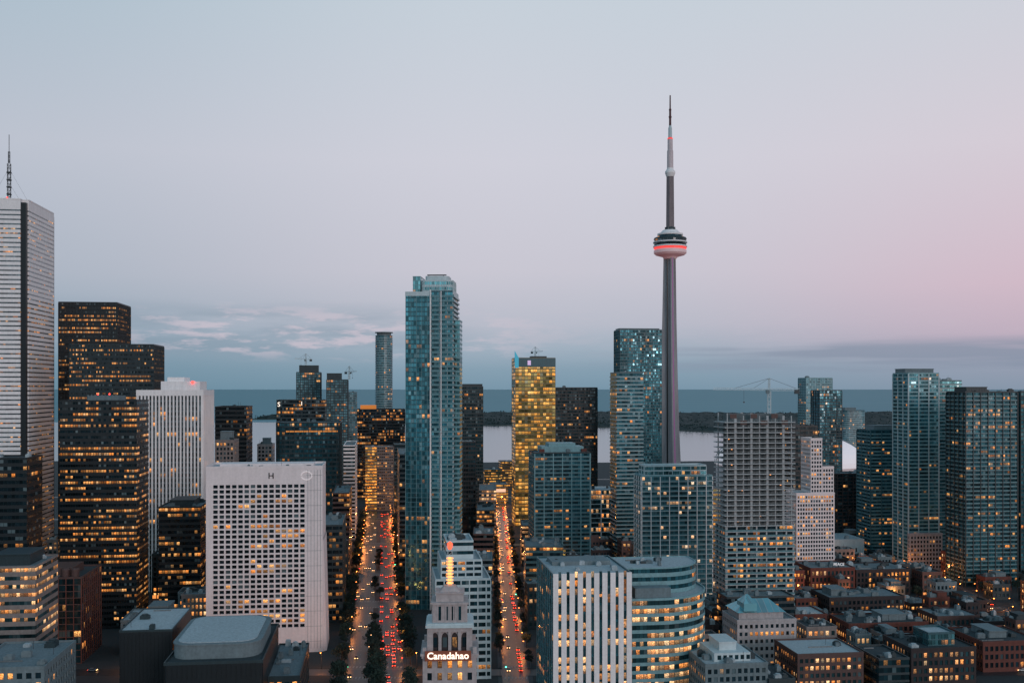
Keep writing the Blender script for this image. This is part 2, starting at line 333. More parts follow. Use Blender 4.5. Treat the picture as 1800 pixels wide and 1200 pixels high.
# ================================================================ FAR LEFT TOWERS
r,w,h=T('skyscraper','tallest white bank tower at the left edge with dark slit corners and a roof mast',-107,47,348,841,76)
hw=w/2; d2=38; c=5
poly=[(-hw+c,-d2),(hw-c,-d2),(hw-c,-d2+c),(hw,-d2+c),(hw,d2-c),(hw-c,d2-c),(hw-c,d2),(-hw+c,d2),(-hw+c,d2-c),(-hw,d2-c),(-hw,-d2+c),(-hw+c,-d2+c)]
rf=wing(r,poly,0,h-8,W['white'],G['bank'],fh=3.75,bay=1.9,sill=.7,sp=.06,top=None)
wing(r,poly,h-8,h,W['white'],W['white'],fh=8,sill=.9,top='l')
m=MB()
for sx in(-1,1):
    for sy in(-1,1):
        x0,x1=sorted((sx*(hw-c+.25),sx*(hw-.9))); y0,y1=sorted((sy*(d2-c+.25),sy*(d2-.9))); m.box(x0,y0,0,x1,y1,h-2)
m.build('corner_slit',W['black'],r)
rr=MB(); rr.box(-25,-20,h+.2,22,20,h+3); rr.build('penthouse',W['grey'],r)
th=r.rotation_euler.z; wy=872.; wx=(16-900)/F*wy; dx,dy=wx-r.location.x,wy-r.location.y; ux=dx*math.cos(th)+dy*math.sin(th); uy=-dx*math.sin(th)+dy*math.cos(th)
m=MB(); lattice(m,(ux,uy,h+3),(ux,uy,h+34),2.2,2.5,.34); lattice(m,(ux,uy,h+34),(ux,uy,h+44),1.1,2,.28); m.bar((ux,uy,h+44),(ux,uy,h+58),.4); m.bar((ux,uy,h),(ux,uy,h+3),2)
for q in(8,14,20,26): m.box(ux-1.6,uy-1.6,h+q,ux+1.6,uy+1.6,h+q+1.)
m.build('antenna_mast',dsteel,r)
m=MB()
for q,z in((-16,30),(16,30),(10,18)): m.bar((ux,uy,h+z),(ux+q,uy,h+1),.1)
m.build('guy_wire',dsteel,r)
for k in range(14):
    x=-hw+6+R.uniform(0,w-14); y=R.uniform(-34,20); m=MB(); hh=R.uniform(2,6); m.bar((x,y,h+.2),(x,y,h+hh),.25); m.box(x-.6,y-.5,h+.2,x+.6,y+.5,h+1+hh*.4); m.build('roof_antenna',dsteel,r)
for x in(-20,0,18):
    m=MB(); m.lathe([(.5,h+1.1),(.6,h+1.8),(.1,h+2.2)],8,x,-d2+1); m.build('warning_light',M['red'],r)
S('skyscraper','tallest black office tower directly right of the white bank tower',103,206,532,925,50,'black','blackl',fh=3.6,bay=1.25,sill=.56,pier=2,pw=.25,pd=.3,top='d',nu=0)
S('skyscraper','stocky black office tower with bright orange storeys, right of the tallest black one',122,270,606,865,42,'black2','blackl',fh=3.6,bay=1.25,sill=.56,pier=2,pw=.25,pd=.3,top='d',nu=0)
r,w,h,rf=S('office_tower','wide black tower in front of the other black towers, small crown on its roof',105,240,706,640,33,'black','blackl',fh=3.5,bay=1.5,sill=.56,top='m',nu=0,sp=.2)
m=MB(); m.box(-8,-10,h+.2,10,10,h+3.6)
for k in range(9): m.box(-8+k*2.05,-10.3,h+.2,-7.3+k*2.05,-10,h+4.2)
m.build('penthouse',W['grey'],r)
for x in(-9,-5,2,8):
    m=MB(); m.bar((x,-9,h+3),(x,-9,h+5.6),.2); m.build('roof_antenna',dsteel,r)
for x in(-2,5):
    m=MB(); m.lathe([(.4,h+4.2),(.4,h+5),(.05,h+5.2)],8,x,-10); m.build('warning_light',M['red'],r)
r,w,h,rf=S('office_tower','white ribbed office tower with a blocky penthouse behind the pale hotel slab',243,355,688,760,48,'grey','bank',fh=3.7,bay=2.5,sill=.3,pier=1,pw=1.1,pd=1.1,piermat=W['white'],top='l',nu=1)
m=MB(); m.box(-w/2+14,-15,h+.2,w/2-3,16,h+7.5); m.box(-w/2+18,-12,h+7.5,-w/2+30,12,h+10.5); m.build('penthouse',W['white'],r)
m=MB(); m.box(-w/2-1.2,-25.3,h-3,w/2+1.2,-24.3,h+1.2); m.box(w/2+.3,-24.2,h-3,w/2+1.3,24,h+1.2); m.build('top_band',W['white'],r)
m=MB(); m.lathe([(.8,h+6),(.8,h+7.8)],12,w/2-8,-15.8); m.build('red_sign_disc',M['red'],r)
S('office_tower','dark block cut by the left edge below the white bank tower',-70,47,808,560,26,'black','black',fh=3.7,bay=2,sill=.5,top='d',nu=3)
S('office_building','beige stepped office building in the lower left corner with long window strips',-60,62,1000,480,34,'beige','warm',fh=3.9,bay=1.7,sill=.55,pent=(.3,.85,5),top='m')
r,w,h,rf=S('office_building','reddish brown glass building with two roof drums near the lower left',62,143,1018,560,40,'brown','dim',fh=3.6,bay=2.,sill=.12,pier=2,pw=.4,pd=.2,top='d',nu=2,piermat=W['brick'])
m=MB(); m.box(-8,-12,h+.2,5,10,h+4.5); m.build('penthouse',W['brown'],r)
for x in(2,7): 
    m=MB(); m.lathe([(2.1,h+.2),(2.1,h+4),(1.7,h+4.6)],16,x,-14); m.build('roof_drum',W['brown'],r)
r,w,h,rf=P('low_rise_building','pale concrete roof with plant boxes at the very bottom left corner',-60,78,1178,400,42,'grey','low',rm='m',nu=9,nind=30)
S('office_building','dark mid-rise with orange lit windows just left of the pale hotel slab',279,352,893,680,40,'black','dark',fh=3.6,bay=1.8,sill=.48,top='m',nu=6,pent=(.2,.8,4))
P('low_rise_building','low grey block crowded with roof machinery, left of the hotel base',212,318,1092,578,30,'grey','low',rm='l',nu=10,pent=(.4,.75,6),nind=60)
r,w,h=T('theatre_block','windowless black box building with a pale flat roof, lower left',210,303,1110,450,46)
m=MB(); m.box(-w/2,-23,0,w/2,23,h)
for k in range(14): m.box(-w/2+k*w/14+.3,-23.15,1,-w/2+k*w/14+.45,-23,h-1)
m.build('wall',W['black'],r); roofbox(r,-w/2,-23,w/2,23,h,W['dgrey'],'l',par=.6,nu=2)
r,w,h=T('theatre_building','black building topped by a raised rounded pale roof in front of the hotel',288,462,1168,418,66)
m=MB(); m.prism(rrect(-w/2,-33,w/2,33,(1,1,1,1)),0,h)
for k in range(20): m.box(-w/2+1+k*w/20,-33.2,h-6,-w/2+1.25+k*w/20,-33,h-.5)
m.build('wall',W['black'],r)
rf=roofbox(r,-w/2,-33,w/2,33,h,W['dgrey'],'d',nu=5)
m=MB(); m.prism(rrect(-w/2+1.5,-26,w/2-2,27,(7,9,9,7),8),h+.1,h+5.6); m.prism(off(rrect(-w/2+1.5,-26,w/2-2,27,(7,9,9,7),8),.4),h+5.6,h+6.2); m.build('rounded_roof_volume',W['grey'],r)
m=MB(); m.prism(rrect(-w/2+3,-24,w/2-4,25,(6,8,8,6),8),h+6.2,h+6.5); m.build('roof_deck',RF['l'],r)
P('low_rise_building','small low building with a grey gravel roof at the foot of the hotel',468,527,1192,442,58,'dgrey','low',rm='m',nu=9,nind=40)
# hotel slab
r,w,h=T('hotel_building','pale concrete hotel slab with a letter H near its roofline',362,567,824,580,34)
hx=w/2
punched(r,-hx,-17,hx,17,0,h,W['hotel'],G['hotel'],bay=3.48,fh=2.75,wf=.74,hf=.68,rec=1.,nind=100,first='R',marg={'F':(3.4,9.4,13.5,8.6),'R':None,'L':None})
m=MB(); m.prism([(hx+.01,-17),(hx+2.2,-14),(hx+2.2,14),(hx+.01,17)],0,h-40,top=False,p2=[(hx+.01,-17),(hx+.5,-16),(hx+.5,16),(hx+.01,17)]); m.build('side_buttress',W['hotel'],r)
m=MB()
for k in range(5): m.box(hx-8.2+k*1.75,-17.1,2,hx-8.05+k*1.75,-17,h-1)
for k in range(12): m.box(hx-9.2,-17.08,6+k*8.4,hx-.2,-17,6.12+k*8.4)
m.build('panel_joint',W['grey'],r)
rf=roofbox(r,-hx,-17,hx,17,h,W['hotel'],'l',par=1.4,nu=0)
m=MB(); m.box(-26,-5,h+.1,26,9,h+1.9); m.build('penthouse',W['hotel'],r); units(rf,-30,-15,30,-6,h+.2,7,big=.6)
text(r,'H',4.6,(-hx+35.2,-17.15,h-4.2),(math.pi/2,0,0),W['black'],'letter_sign',bold=.04)
m=MB()
for k in range(36):
    if 17<k<20: continue
    a=2*math.pi*k/36; b=2*math.pi*(k+1)/36; X=-hx+54.5
    m.bar((X+2.9*math.cos(a),-17.2,h-4.2+2.3*math.sin(a)),(X+2.9*math.cos(b),-17.2,h-4.2+2.3*math.sin(b)),.26,.26)
m.build('ring_emblem',emit('ring_sign_white',(.9,.85,.88),.55),r)
# behind the hotel
S('office_tower','plain black tower with lit upper storeys right of the white ribbed tower',378,433,716,950,45,'black','black',fh=3.9,bay=2,sill=.45,top='d')
r,w,h,rf=P('old_tower','beige stepped old tower just above the hotel roof at its left end',378,412,775,830,26,'beige','low',bay=2.8,fh=3.6,nind=30,pent=(.2,.8,7))
P('old_tower','narrow pale old tower behind the hotel roof, right of the black tower',452,479,782,1000,22,'stone','low',nind=20,pent=(.3,.8,6))
r,w,h,rf=S('office_tower','dark flat tower with a white letter S on its top corner',486,571,704,1150,35,'dgrey','dark',fh=3.9,bay=2,sill=.4,top='d')
text(r,'S',7,(-w/2+2.6,-17.8,h-4.2),(math.pi/2,0,0),M['signw'],'letter_sign'); text(r,'1',6,(w/2-25,-17.8,h-3.2),(math.pi/2,0,0),M['signw'],'letter_sign')
r,w,h,rf=S('office_tower','broad dark tower with rounded corners and curved pale roof edge, left side of the avenue',484,598,744,900,42,'dgrey','tealm',fh=3.8,bay=2,sill=.4,rad=(8,3,3,3),pier=2,pw=.4,pd=.2,top='m')
m=MB(); 
for k in range(40): m.box(-w/2+9+k*w/50,-21.3,h-7.5,-w/2+9.8+k*w/50,-21.15,h-6.2)
m.build('lit_storey',emit('amber_storey_glow',(1,.35,.07),.6),r)
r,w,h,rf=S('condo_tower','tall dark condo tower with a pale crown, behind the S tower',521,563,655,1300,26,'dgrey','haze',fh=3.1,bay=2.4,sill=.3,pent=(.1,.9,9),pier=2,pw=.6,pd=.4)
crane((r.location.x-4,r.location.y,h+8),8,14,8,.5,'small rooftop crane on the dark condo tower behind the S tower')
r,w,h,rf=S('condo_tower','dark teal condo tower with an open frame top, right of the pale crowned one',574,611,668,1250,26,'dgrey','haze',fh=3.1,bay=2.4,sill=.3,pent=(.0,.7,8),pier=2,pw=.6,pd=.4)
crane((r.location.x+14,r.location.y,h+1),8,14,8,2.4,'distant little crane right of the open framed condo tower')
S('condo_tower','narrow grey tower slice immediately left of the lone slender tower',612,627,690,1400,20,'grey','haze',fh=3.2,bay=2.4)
r,w,h,rf=S('office_tower','wide dark building with glowing orange top storeys at the far end of the avenue',628,712,720,1400,30,'black','dark',fh=3.9,bay=2,sill=.4,top='d')
m=MB(); m.box(-w/2+4,-10,h+.2,-w/2+25,8,h+6); m.build('penthouse',emit('orange_lit_penthouse',(1,.32,.05),.4),r)
S('office_building','white and dark striped block facing the avenue, its long side receding',604,624,784,1020,90,'white','dim',fh=3.6,bay=2,sill=.5,nu=2)
S('office_building','dark building behind the hotel with its side on the avenue',560,602,925,660,60,'dgrey','dark',fh=3.7,bay=2.1,sill=.45,pier=2,pw=.4,pd=.15)
S('office_building','brown mid-rise along the left kerb of the avenue beyond the hotel',585,614,868,800,70,'brown','dark',fh=3.7,bay=2.1,sill=.45)
S('office_building','golden glowing office block closing the end of the avenue',642,662,786,1262,26,'beige','gold',fh=3.6,bay=3,sill=.4,nu=1)
S('office_building','tan ribbed block right beside the golden block at the end of the avenue',663,691,786,1262,26,'beige','low',fh=3.6,bay=2.4,sill=.5,pier=1,pw=.7,pd=.4,nu=1)
S('office_building','dark slice of a building between the tan block and the tall glass tower',693,716,782,1150,30,'dgrey','dim',fh=3.7,bay=2)
S('office_building','dark slab hugging the right kerb of the avenue behind the tall glass tower',702,735,800,840,95,'dgrey','dark',fh=3.7,bay=2.2,sill=.4)
r,w,h=T('condo_tower','lone slender rounded tower with a flat cap on the horizon',660,690,590,1500,24)
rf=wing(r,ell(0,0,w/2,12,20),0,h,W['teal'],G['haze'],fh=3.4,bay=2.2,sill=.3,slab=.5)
m=MB(); m.prism(ell(0,0,w/2-2,9,20),h,h+4.5); m.prism(ell(0,0,w/2+.8,13,20),h+4.5,h+5.8); m.build('cap',W['grey'],r)
# ================================================================ central glass tower
r,w,h=T('skyscraper','tallest teal glass tower in the middle with a pale stepped crown',713,802,516,700,34,-3)
x=w/2; sx=-x+(757-713)/F*700
wing(r,rect(-x,-17,sx-.4,17),0,h,W['teal'],G['teal'],fh=3.1,bay=1.8,sill=.24,pier=2,pw=.2,pd=.15,piermat=W['lteal'],top='m')
wing(r,rect(sx+.4,-16,x-2.5,17),0,h+1,W['teal'],G['teal'],fh=3.1,bay=1.7,sill=.26,pier=3,pw=.25,pd=.2,piermat=W['wpan'],slab=1.1,slabmat='lteal',top='m')
m=MB(); m.box(sx-.3,-18.2,0,sx+.3,-15,h+2.5); m.box(sx+6.8,-17.5,0,sx+7.3,-15.5,h+1.5); m.build('edge_fin',W['white'],r)
m=MB(); m.box(-x-.3,-17.4,h-1.6,sx,-17.05,h+1.3); m.box(x-2.3,-17.3,h-.6,x-2.,17,h+2.2); m.build('roof_rim',W['wpan'],r)
wing(r,rect(-x+4,-11,-x+9,10),h+.3,zt(482,700)-1,W['lteal'],G['tealb'],fh=3.3,bay=1.6,sill=.15,top='m',par=.3)
wing(r,rrect(-x+10,-12,x-3,13,(2,4,4,2)),h+1.2,h+8.5,W['wpan'],G['tealb'],fh=3.6,bay=1.7,sill=.4,pier=1,pw=.2,pd=.2,top='l')
m=MB(); m.prism(rrect(-x+12,-9,x-6,10,(2,4,4,2)),h+8.6,h+12.5); m.build('penthouse',W['wpan'],r)
m=MB(); m.bar((-4,-5,h+13.5),(9,-5,h+13.5),.7); m.bar((-3,-5,h+12),(-3,-5,h+13.5),.5); m.bar((7,-5,h+12),(7,-5,h+13.5),.5); m.build('window_cleaning_rig',dsteel,r)
wing(r,rect(x-2.2,-8,x+1.4,8),24,h-18,W['lteal'],G['tealb'],fh=3.1,bay=1.8,sill=.4,top='m')
S('office_tower','dark striped tower with a white roof rim right behind the tallest teal tower',813,849,680,1150,30,'dgrey','dim',fh=3.7,bay=2,sill=.4,pier=1,pw=.3,pd=.2,pent=(0,1,3),top='l')
S('office_tower','lower black tower tucked against the right edge of the tallest teal tower',806,836,778,900,32,'black','dim',fh=3.7,bay=2,sill=.4,pier=1,pw=.3,pd=.2)
# street canyon right of the glass tower
S('office_building','grey mid-rise with lit rooms on the left kerb of the narrow street, nearest the beacon',826,865,985,650,30,'grey','low',fh=3.6,bay=2.2,sill=.45,rot=1.2)
S('office_building','brown mid-rise, second along the left kerb of the narrow street',832,867,940,725,36,'brown','dark',fh=3.6,bay=2.2,sill=.45,rot=1.2)
S('office_building','dark slab with thin pale floors, third along the left kerb of the narrow street',838,869,898,865,50,'dgrey','dark',fh=3.6,bay=2.2,sill=.45,rot=1.2)
S('office_building','beige lit block, far along the left kerb of the narrow street',842,872,862,1005,60,'beige','warm',fh=3.6,bay=2.2,sill=.45,rot=1.2)
S('office_building','low teal roofed building on the right kerb of the narrow street behind the finned block',924,990,962,730,40,'teal','low',fh=3.8,bay=2.4,sill=.45,rot=1.2,nu=9)
S('office_building','small dark block on the right kerb of the narrow street before the golden tower',917,950,925,870,40,'dbrick','warm',fh=3.8,bay=2.4,sill=.45,rot=1.2)
r,w,h,rf=S('office_building','low lit building closing the far end of the narrow street under a white roof panel',864,893,852,1330,30,'grey','gold',fh=3.8,bay=2.4,sill=.4,nu=2)
m=MB(); m.box(-w/2+2,-15.6,h-9,w/2-3,-15.3,h-5); m.build('lit_sign_panel',emit('amber_sign_panel_glow',(1,.6,.4),.9),r)
S('office_building','dark low block behind the white panel building near the waterfront',852,880,826,1500,30,'dgrey','gold',fh=3.8,bay=2.4,sill=.5)
S('office_building','waterfront block with warm floors left of the golden tower',880,902,812,1560,30,'brown','gold',fh=3.8,bay=2.4,sill=.5)
# grey office behind the beacon
r,w,h=T('office_building','pale grey stepped office with roof terraces behind the lit beacon mast',766,862,1000,530,36)
wing(r,rect(-w/2,-18,w/2,18),0,h-6,W['wpan'],G['dim'],fh=3.6,bay=2.1,sill=.42,pier=2,pw=.6,pd=.25,top='l')
wing(r,rect(-w/2+3,-14,w/2-4,18),h-5.8,h+3,W['wpan'],G['low'],fh=3.4,bay=2.1,sill=.45,pier=2,pw=.6,pd=.2,top='l')
rf=wing(r,rect(-w/2+6,-9,w/2-8,17),h+3.2,h+12,W['wpan'],G['dim'],fh=4.3,bay=2.6,sill=.6,top='l')
units(rf,-w/2+7,-8,w/2-9,14,h+12.2,7)
# ================================================================ beacon building
r,w,h=T('heritage_tower','ornate stone tower in the bottom centre carrying a lit sign and a beacon mast',743,838,1152,338,18,3)
x=w/2
punched(r,-x,-9,x,9,0,h,W['stone'],G['low'],bay=3.1,fh=4.,wf=.45,hf=.62,rec=.5,nind=60)
m=MB(); m.box(-x-.7,-9.7,h,x+.7,9.7,h+.7); m.box(-x-.35,-9.35,h-.8,x+.35,9.35,h)
for sx in(-1,1):
    for sy in(-1,1): m.box(sx*(x-.6)-.6,sy*8.6-.6,h+.7,sx*(x-.6)+.6,sy*8.6+.6,h+2.6)
m.build('cornice',W['stone'],r)
z2=zt(1092,345); a=7.1
m=MB(); m.box(-a+.8,-a+.8,h+.7,a-.8,a-.8,z2)
m.build('dark_loggia',W['dbrick'],r)
m=MB()
for sd in range(4):
    for k in range(5):
        q=-a+.75+k*(2*a-1.5)/4; wd=.95 if k in(0,4) else .5
        if sd==0: m.box(q-wd,-a,h+.7,q+wd,-a+1.2,z2-1)
        if sd==1: m.box(q-wd,a-1.2,h+.7,q+wd,a,z2-1)
        if sd==2 and 0<k<4: m.box(-a,q-wd,h+.7,-a+1.2,q+wd,z2-1)
        if sd==3 and 0<k<4: m.box(a-1.2,q-wd,h+.7,a,q+wd,z2-1)
m.box(-a-.05,-a-.05,z2-2.2,a+.05,a+.05,z2-.9)
m.build('colonnade',W['stone'],r)
for k in range(4):
    m=MB(); q=-a+.75+(k+.5)*(2*a-1.5)/4; zb=z2-4.2
    for t in range(8):
        b=math.pi*t/8; c_=math.pi*(t+1)/8; m.face([(q+1.0*math.cos(b),-a+.6,zb+1.6*math.sin(b)),(q+1.9*math.cos(b),-a+.6,zb+2.6*math.sin(b)),(q+1.9*math.cos(c_),-a+.6,zb+2.6*math.sin(c_)),(q+1.0*math.cos(c_),-a+.6,zb+1.6*math.sin(c_))])
    m.build('arch',W['stone'],r)
    m=MB(); m.face([(q-.7,-a+.78,h+2),(q+.7,-a+.78,h+2),(q+.7,-a+.78,zb),(q-.7,-a+.78,zb)],uv=[(900+k+.1,.1),(900+k+.9,.1),(900+k+.9,.9),(900+k+.1,.9)]); m.build('window',G['low'],r)
m=MB(); m.box(-a-.7,-a-.7,z2-.9,a+.7,a+.7,z2); m.box(-a-.3,-a-.3,z2,a+.3,a+.3,z2+.5); m.build('cornice',W['wpan'],r)
z3=zt(1055,345); b=5.7
m=MB(); m.box(-b,-b,z2+.5,b,b,z3)
for k in range(9): m.box(-b+.3+k*1.3,-b-.25,z2+.5,-b+.7+k*1.3,-b,z3-.6)
m.box(-b-.4,-b-.4,z3-.6,b+.4,b+.4,z3+.1); m.box(-b+1.2,-b+1.2,z3+.1,b-1.2,b-1.2,z3+2.6); m.box(-b+.9,-b+.9,z3+2.6,b-.9,b-.9,z3+3); m.prism(rect(-3.2,-3.2,3.2,3.2),z3+3,z3+4.6,p2=rect(-1.8,-1.8,1.8,1.8)); m.build('upper_tier',W['stone'],r)
for k in range(4):
    m=MB(); q=-3.3+k*2.2; m.face([(q-.5,-b-.02,z2+1.2),(q+.5,-b-.02,z2+1.2),(q+.5,-b-.02,z3-1.2),(q-.5,-b-.02,z3-1.2)],uv=[(950+k+.1,.1),(950+k+.9,.1),(950+k+.9,.9),(950+k+.1,.9)]); m.build('window',G['dim'],r)
zb=z3+4.6; ztop=zt(950,345)
m=MB(); lattice(m,(0,0,zb),(0,0,ztop-1.5),1.5,1.3,.16); m.bar((0,0,ztop-1.5),(0,0,ztop+1),.15); m.build('beacon_mast',W['wpan'],r)
for k in range(9):
    m=MB(); zz=zb+.5+k*1.02; m.lathe([(1.0,zz),(1.12,zz+.15),(1.12,zz+.35),(1.0,zz+.5)],16); m.build('light_ring',M['beac'],r)
m=MB(); m.lathe([(.4,ztop-3.2),(.95,ztop-2.6),(.95,ztop-1.3),(.3,ztop-.6)],12); m.build('beacon_lamp',emit('beacon_lamp_glow',(1,.12,.05),1.6),r)
zs=zt(1163,330)
sg=empty('lit_sign',(r.location.x-.02,r.location.y-10.1,zs-1.6),r.rotation_euler.z,'glowing Canadahao letter sign on the front of the ornate stone tower','sign')
m=MB(); m.prism([(-7.4,-.15),(7.4,-.15),(7.4,.1),(-7.4,.1)],.1,3.3); m.build('backing_board',emit('sign_board_glow',(1,.2,.06),.1,(.05,.03,.025)),sg)
m=MB()
for q in range(7): m.box(-7.2+q*2.4-.08,.1,0,-7.2+q*2.4+.08,1.2,3.)
m.build('sign_bracket',dsteel,sg)
text(sg,'Canadahao',3.0,(0,-.36,1.75),(math.pi/2,0,0),emit('letter_warm_halo',(1,.35,.14),.5),'letter_halo',ext=.05,bold=.1)  # glow around the letters modelled as a wider emissive copy
text(sg,'Canadahao',3.0,(0,-.5,1.75),(math.pi/2,0,0),M['signw'],'lettering',ext=.12,bold=.05)
# ================================================================ big front block
r,w,h=T('office_building','large foreground office block with bright white vertical fins and a curved right wing',972,1110,1012,480,50)
x=w/2
rf=wing(r,rect(-x,-25,x,25),0,h,W['teal'],G['tealm'],fh=3.9,bay=1.9,sill=.3,top='l')
nF=9
for k in range(nF+1):
    m=MB(); q=-x+1.2+k*(2*x-2.4)/nF; m.box(q-1.2,-25.75,0,q+1.2,-25.2,h+1.1); m.build('facade_fin',W['white'],r)
m=MB()
for k in range(16):
    for q in range(nF):
        a=-x+1.2+(q+.5)*(2*x-2.4)/nF; m.face([(a-.62,-25.3,2.+k*3.9),(a+.62,-25.3,2.+k*3.9),(a+.62,-25.3,4.7+k*3.9),(a-.62,-25.3,4.7+k*3.9)],uv=[(q*2+.1,k*2+.1),(q*2+.9,k*2+.1),(q*2+.9,k*2+.9),(q*2+.1,k*2+.9)])
tag(m.build('recessed_window',G['warm'],r),kind='stuff')
m=MB()
for k in range(8): m.box(-x-.45,-24+k*6.6,0,-x-.15,-23.6+k*6.6,h+.8)
m.build('side_rib',W['lteal'],r)
units(rf,-x+2,-22,x-2,22,h+.2,14,big=.8)
m=MB(); m.box(-x+4,2,h+.2,x-4,18,h+2.); m.build('penthouse',W['grey'],r)
h2=zt(1045,500); x2=x+43
rf=wing(r,rrect(x+.5,-24,x2,24,(0,30,2,0),18),0,h2,W['lteal'],G['warm'],fh=3.9,bay=1.9,sill=.42,top='l',sp=.2)
units(rf,x+2,-20,x2-20,-12,h2+.2,5,big=.8)
rf=wing(r,rrect(x+.6,-9,x2-2,23.8,(0,22,2,0),16),h2+.2,h-.5,W['lteal'],G['tealm'],fh=3.6,bay=2.1,sill=.5,top='l',par=.6)
units(rf,x+3,-4,x2-18,18,h-.3,9,big=.8)
m=MB(); m.prism(rrect(x+3,-20,x+20,-13,(0,0,0,0)),h2+.2,h2+5.); m.build('roof_box',W['grey'],r)
# ================================================================ middle right
r,w,h,rf=S('office_tower','golden lit glass tower with a cyan glowing fin on its left corner',906,976,630,1120,30,'gold','gold',fh=3.9,bay=3.2,sill=.26,pier=3,pw=.25,pd=.15,nu=1)
m=MB(); m.prism([(-w/2-.8,-16.2),(-w/2+3.4,-16.2),(-w/2+3.4,-14.5),(-w/2-.8,-14.5)],h-10,h+1,top=False)
m.face([(-w/2-.8,-16.2,h+1),(-w/2+3.4,-16.2,h+1),(-w/2-.8,-16.2,h+8)]); m.face([(-w/2-.8,-14.5,h+1),(-w/2+3.4,-14.5,h+1),(-w/2-.8,-14.5,h+8)]); m.face([(-w/2-.8,-16.2,h+1),(-w/2-.8,-16.2,h+8),(-w/2-.8,-14.5,h+8),(-w/2-.8,-14.5,h+1)]); m.face([(-w/2+3.4,-16.2,h+1),(-w/2+3.4,-14.5,h+1),(-w/2-.8,-14.5,h+8),(-w/2-.8,-16.2,h+8)])
m.build('corner_fin',M['cyan'],r)
m=MB(); m.box(-w/2+13,-15.8,h-7,-w/2+16.5,-15.5,h-2); m.build('lit_panel',M['pinkl'],r)
m=MB(); m.box(-w/2-.3,-15.6,h-9,w/2+.3,-15.32,h+.4); m.build('dark_top_screen',W['teal'],r)
m=MB(); m.box(-3,-4,h,14,8,h+3); m.build('penthouse',W['dgrey'],r)
crane((r.location.x+2,r.location.y,h+2),5,9,5,2.8,'little crane silhouette on the roof of the golden lit tower',.8)
S('office_tower','square dark tower with a light rimmed top between the golden and the waterfront towers',977,1050,682,1200,34,'black','dim',fh=3.7,bay=2.2,sill=.4,pier=3,pw=.4,pd=.3,top='l')
r,w,h,rf=S('condo_tower','teal and grey condo block with small balconies and red roof patches, centre right',940,1037,797,800,30,'dgrey','tealm',fh=3.05,bay=2.4,sill=.3,pier=3,pw=.7,pd=.5,piermat=W['lteal'],nu=2,slab=.6,slabmat='grey')
m=MB(); m.box(-w/2+6,-10,h+.2,w/2-4,11,h+5); m.box(-w/2+12,-8,h+5,w/2-10,9,h+7.5); m.build('penthouse',W['lteal'],r)
for q in(-w/2+4,w/2-6):
    m=MB(); m.box(q,-12,h+1,q+4,-10.2,h+3.2); m.build('red_roof_panel',W['brick'],r)
r,w,h,rf=S('office_building','low glass pavilion block with a white frame beside the teal condo block',1038,1084,862,950,30,'wpan','warm',fh=4.2,bay=2.4,sill=.2,pier=4,pw=.9,pd=.8,piermat=W['white'],top='l')
S('condo_tower','tall flat topped teal tower just behind the left side of the needle tower',1090,1163,580,1150,30,'teal','teal',fh=3.3,bay=2.,sill=.3,pier=2,pw=.3,pd=.3,nu=0,pent=(0.02,.98,2))
S('condo_tower','dark teal tower with bright horizontal stripes in front of the flat topped one',1084,1130,656,900,25,'teal','tealm',fh=3.3,bay=2.2,sill=.25,slab=.5,slabmat='wpan',nu=2)
r,w,h,rf=S('condo_tower','pale blue glass block with white grid frame in front of the needle tower base',1128,1252,838,700,20,'lteal','white',fh=3.2,bay=2.1,sill=.24,pier=3,pw=.5,pd=.35,piermat=W['white'],nu=0,top='l',slab=.35,slabmat='wpan')
wing(r,rect(-w/2+3,-6,w/2-3,9),h+.3,h+6.5,W['wpan'],G['tealb'],fh=3.1,bay=2.1,sill=.25,pier=3,pw=.35,pd=.2,top='l')
for k in range(6):
    m=MB(); q=-w/2+4+k*w/6.6; m.bar((q,-9.4,h+1),(q,-9.4,h+3.4),.12); m.bar((q,-9.4,h+3.3),(q+3,-9.4,h+3.3),.12); m.build('terrace_frame',W['wpan'],r)
S('condo_tower','slim slice of a building with orange balconies left of the unfinished tower',1252,1266,860,800,20,'beige','gold',fh=3.2,bay=3,sill=.5,nu=1)
# needle tower
D=1461; cx=(1178-900)/F*D
r=empty('observation_tower',(cx,D,0),math.radians(12),'very tall concrete needle tower with a round pod and red lit ring','tower')
def Y(rad,fin,wd,n=3):
    out=[]
    for k in range(3):
        a=2*math.pi*k/3-math.pi/2
        for dx,dr in((-wd,rad),(-wd,fin),(wd,fin),(wd,rad)):
            out.append((math.cos(a)*dr-math.sin(a)*dx,math.sin(a)*dr+math.cos(a)*dx))
    return out
cc=wallmat('tower_concrete',(.32,.31,.33),.8,.4,.05)
m=MB(); lv=[(0,23,3.2),(40,19.5,3.1),(90,16.2,3),(160,13,2.9),(240,10.6,2.8),(332,8.8,2.7)]
for (z0,f0,w0),(z1,f1,w1) in zip(lv,lv[1:]): m.prism(Y(5.2,f0,w0),z0,z1,p2=Y(5.2,f1,w1),top=False)
m.prism([(6.6*math.cos(math.pi/3*k),6.6*math.sin(math.pi/3*k)) for k in range(6)],0,332)
m.build('shaft',cc,r)
m=MB()
for (z0,f0,_),(z1,f1,_) in zip(lv,lv[1:]): m.face([(-.7,-f0-.15,z0),(.7,-f0-.15,z0),(.7,-f1-.15,z1),(-.7,-f1-.15,z1)])
m.build('lift_strip',M['purple'],r)
m=MB()
for k in range(3):
    a=2*math.pi*k/3-math.pi/2+math.pi/3
    m.bar((6.1*math.cos(a),6.1*math.sin(a),5),(6.1*math.cos(a),6.1*math.sin(a),326),1.6)
m.build('window_strip',W['black'],r)
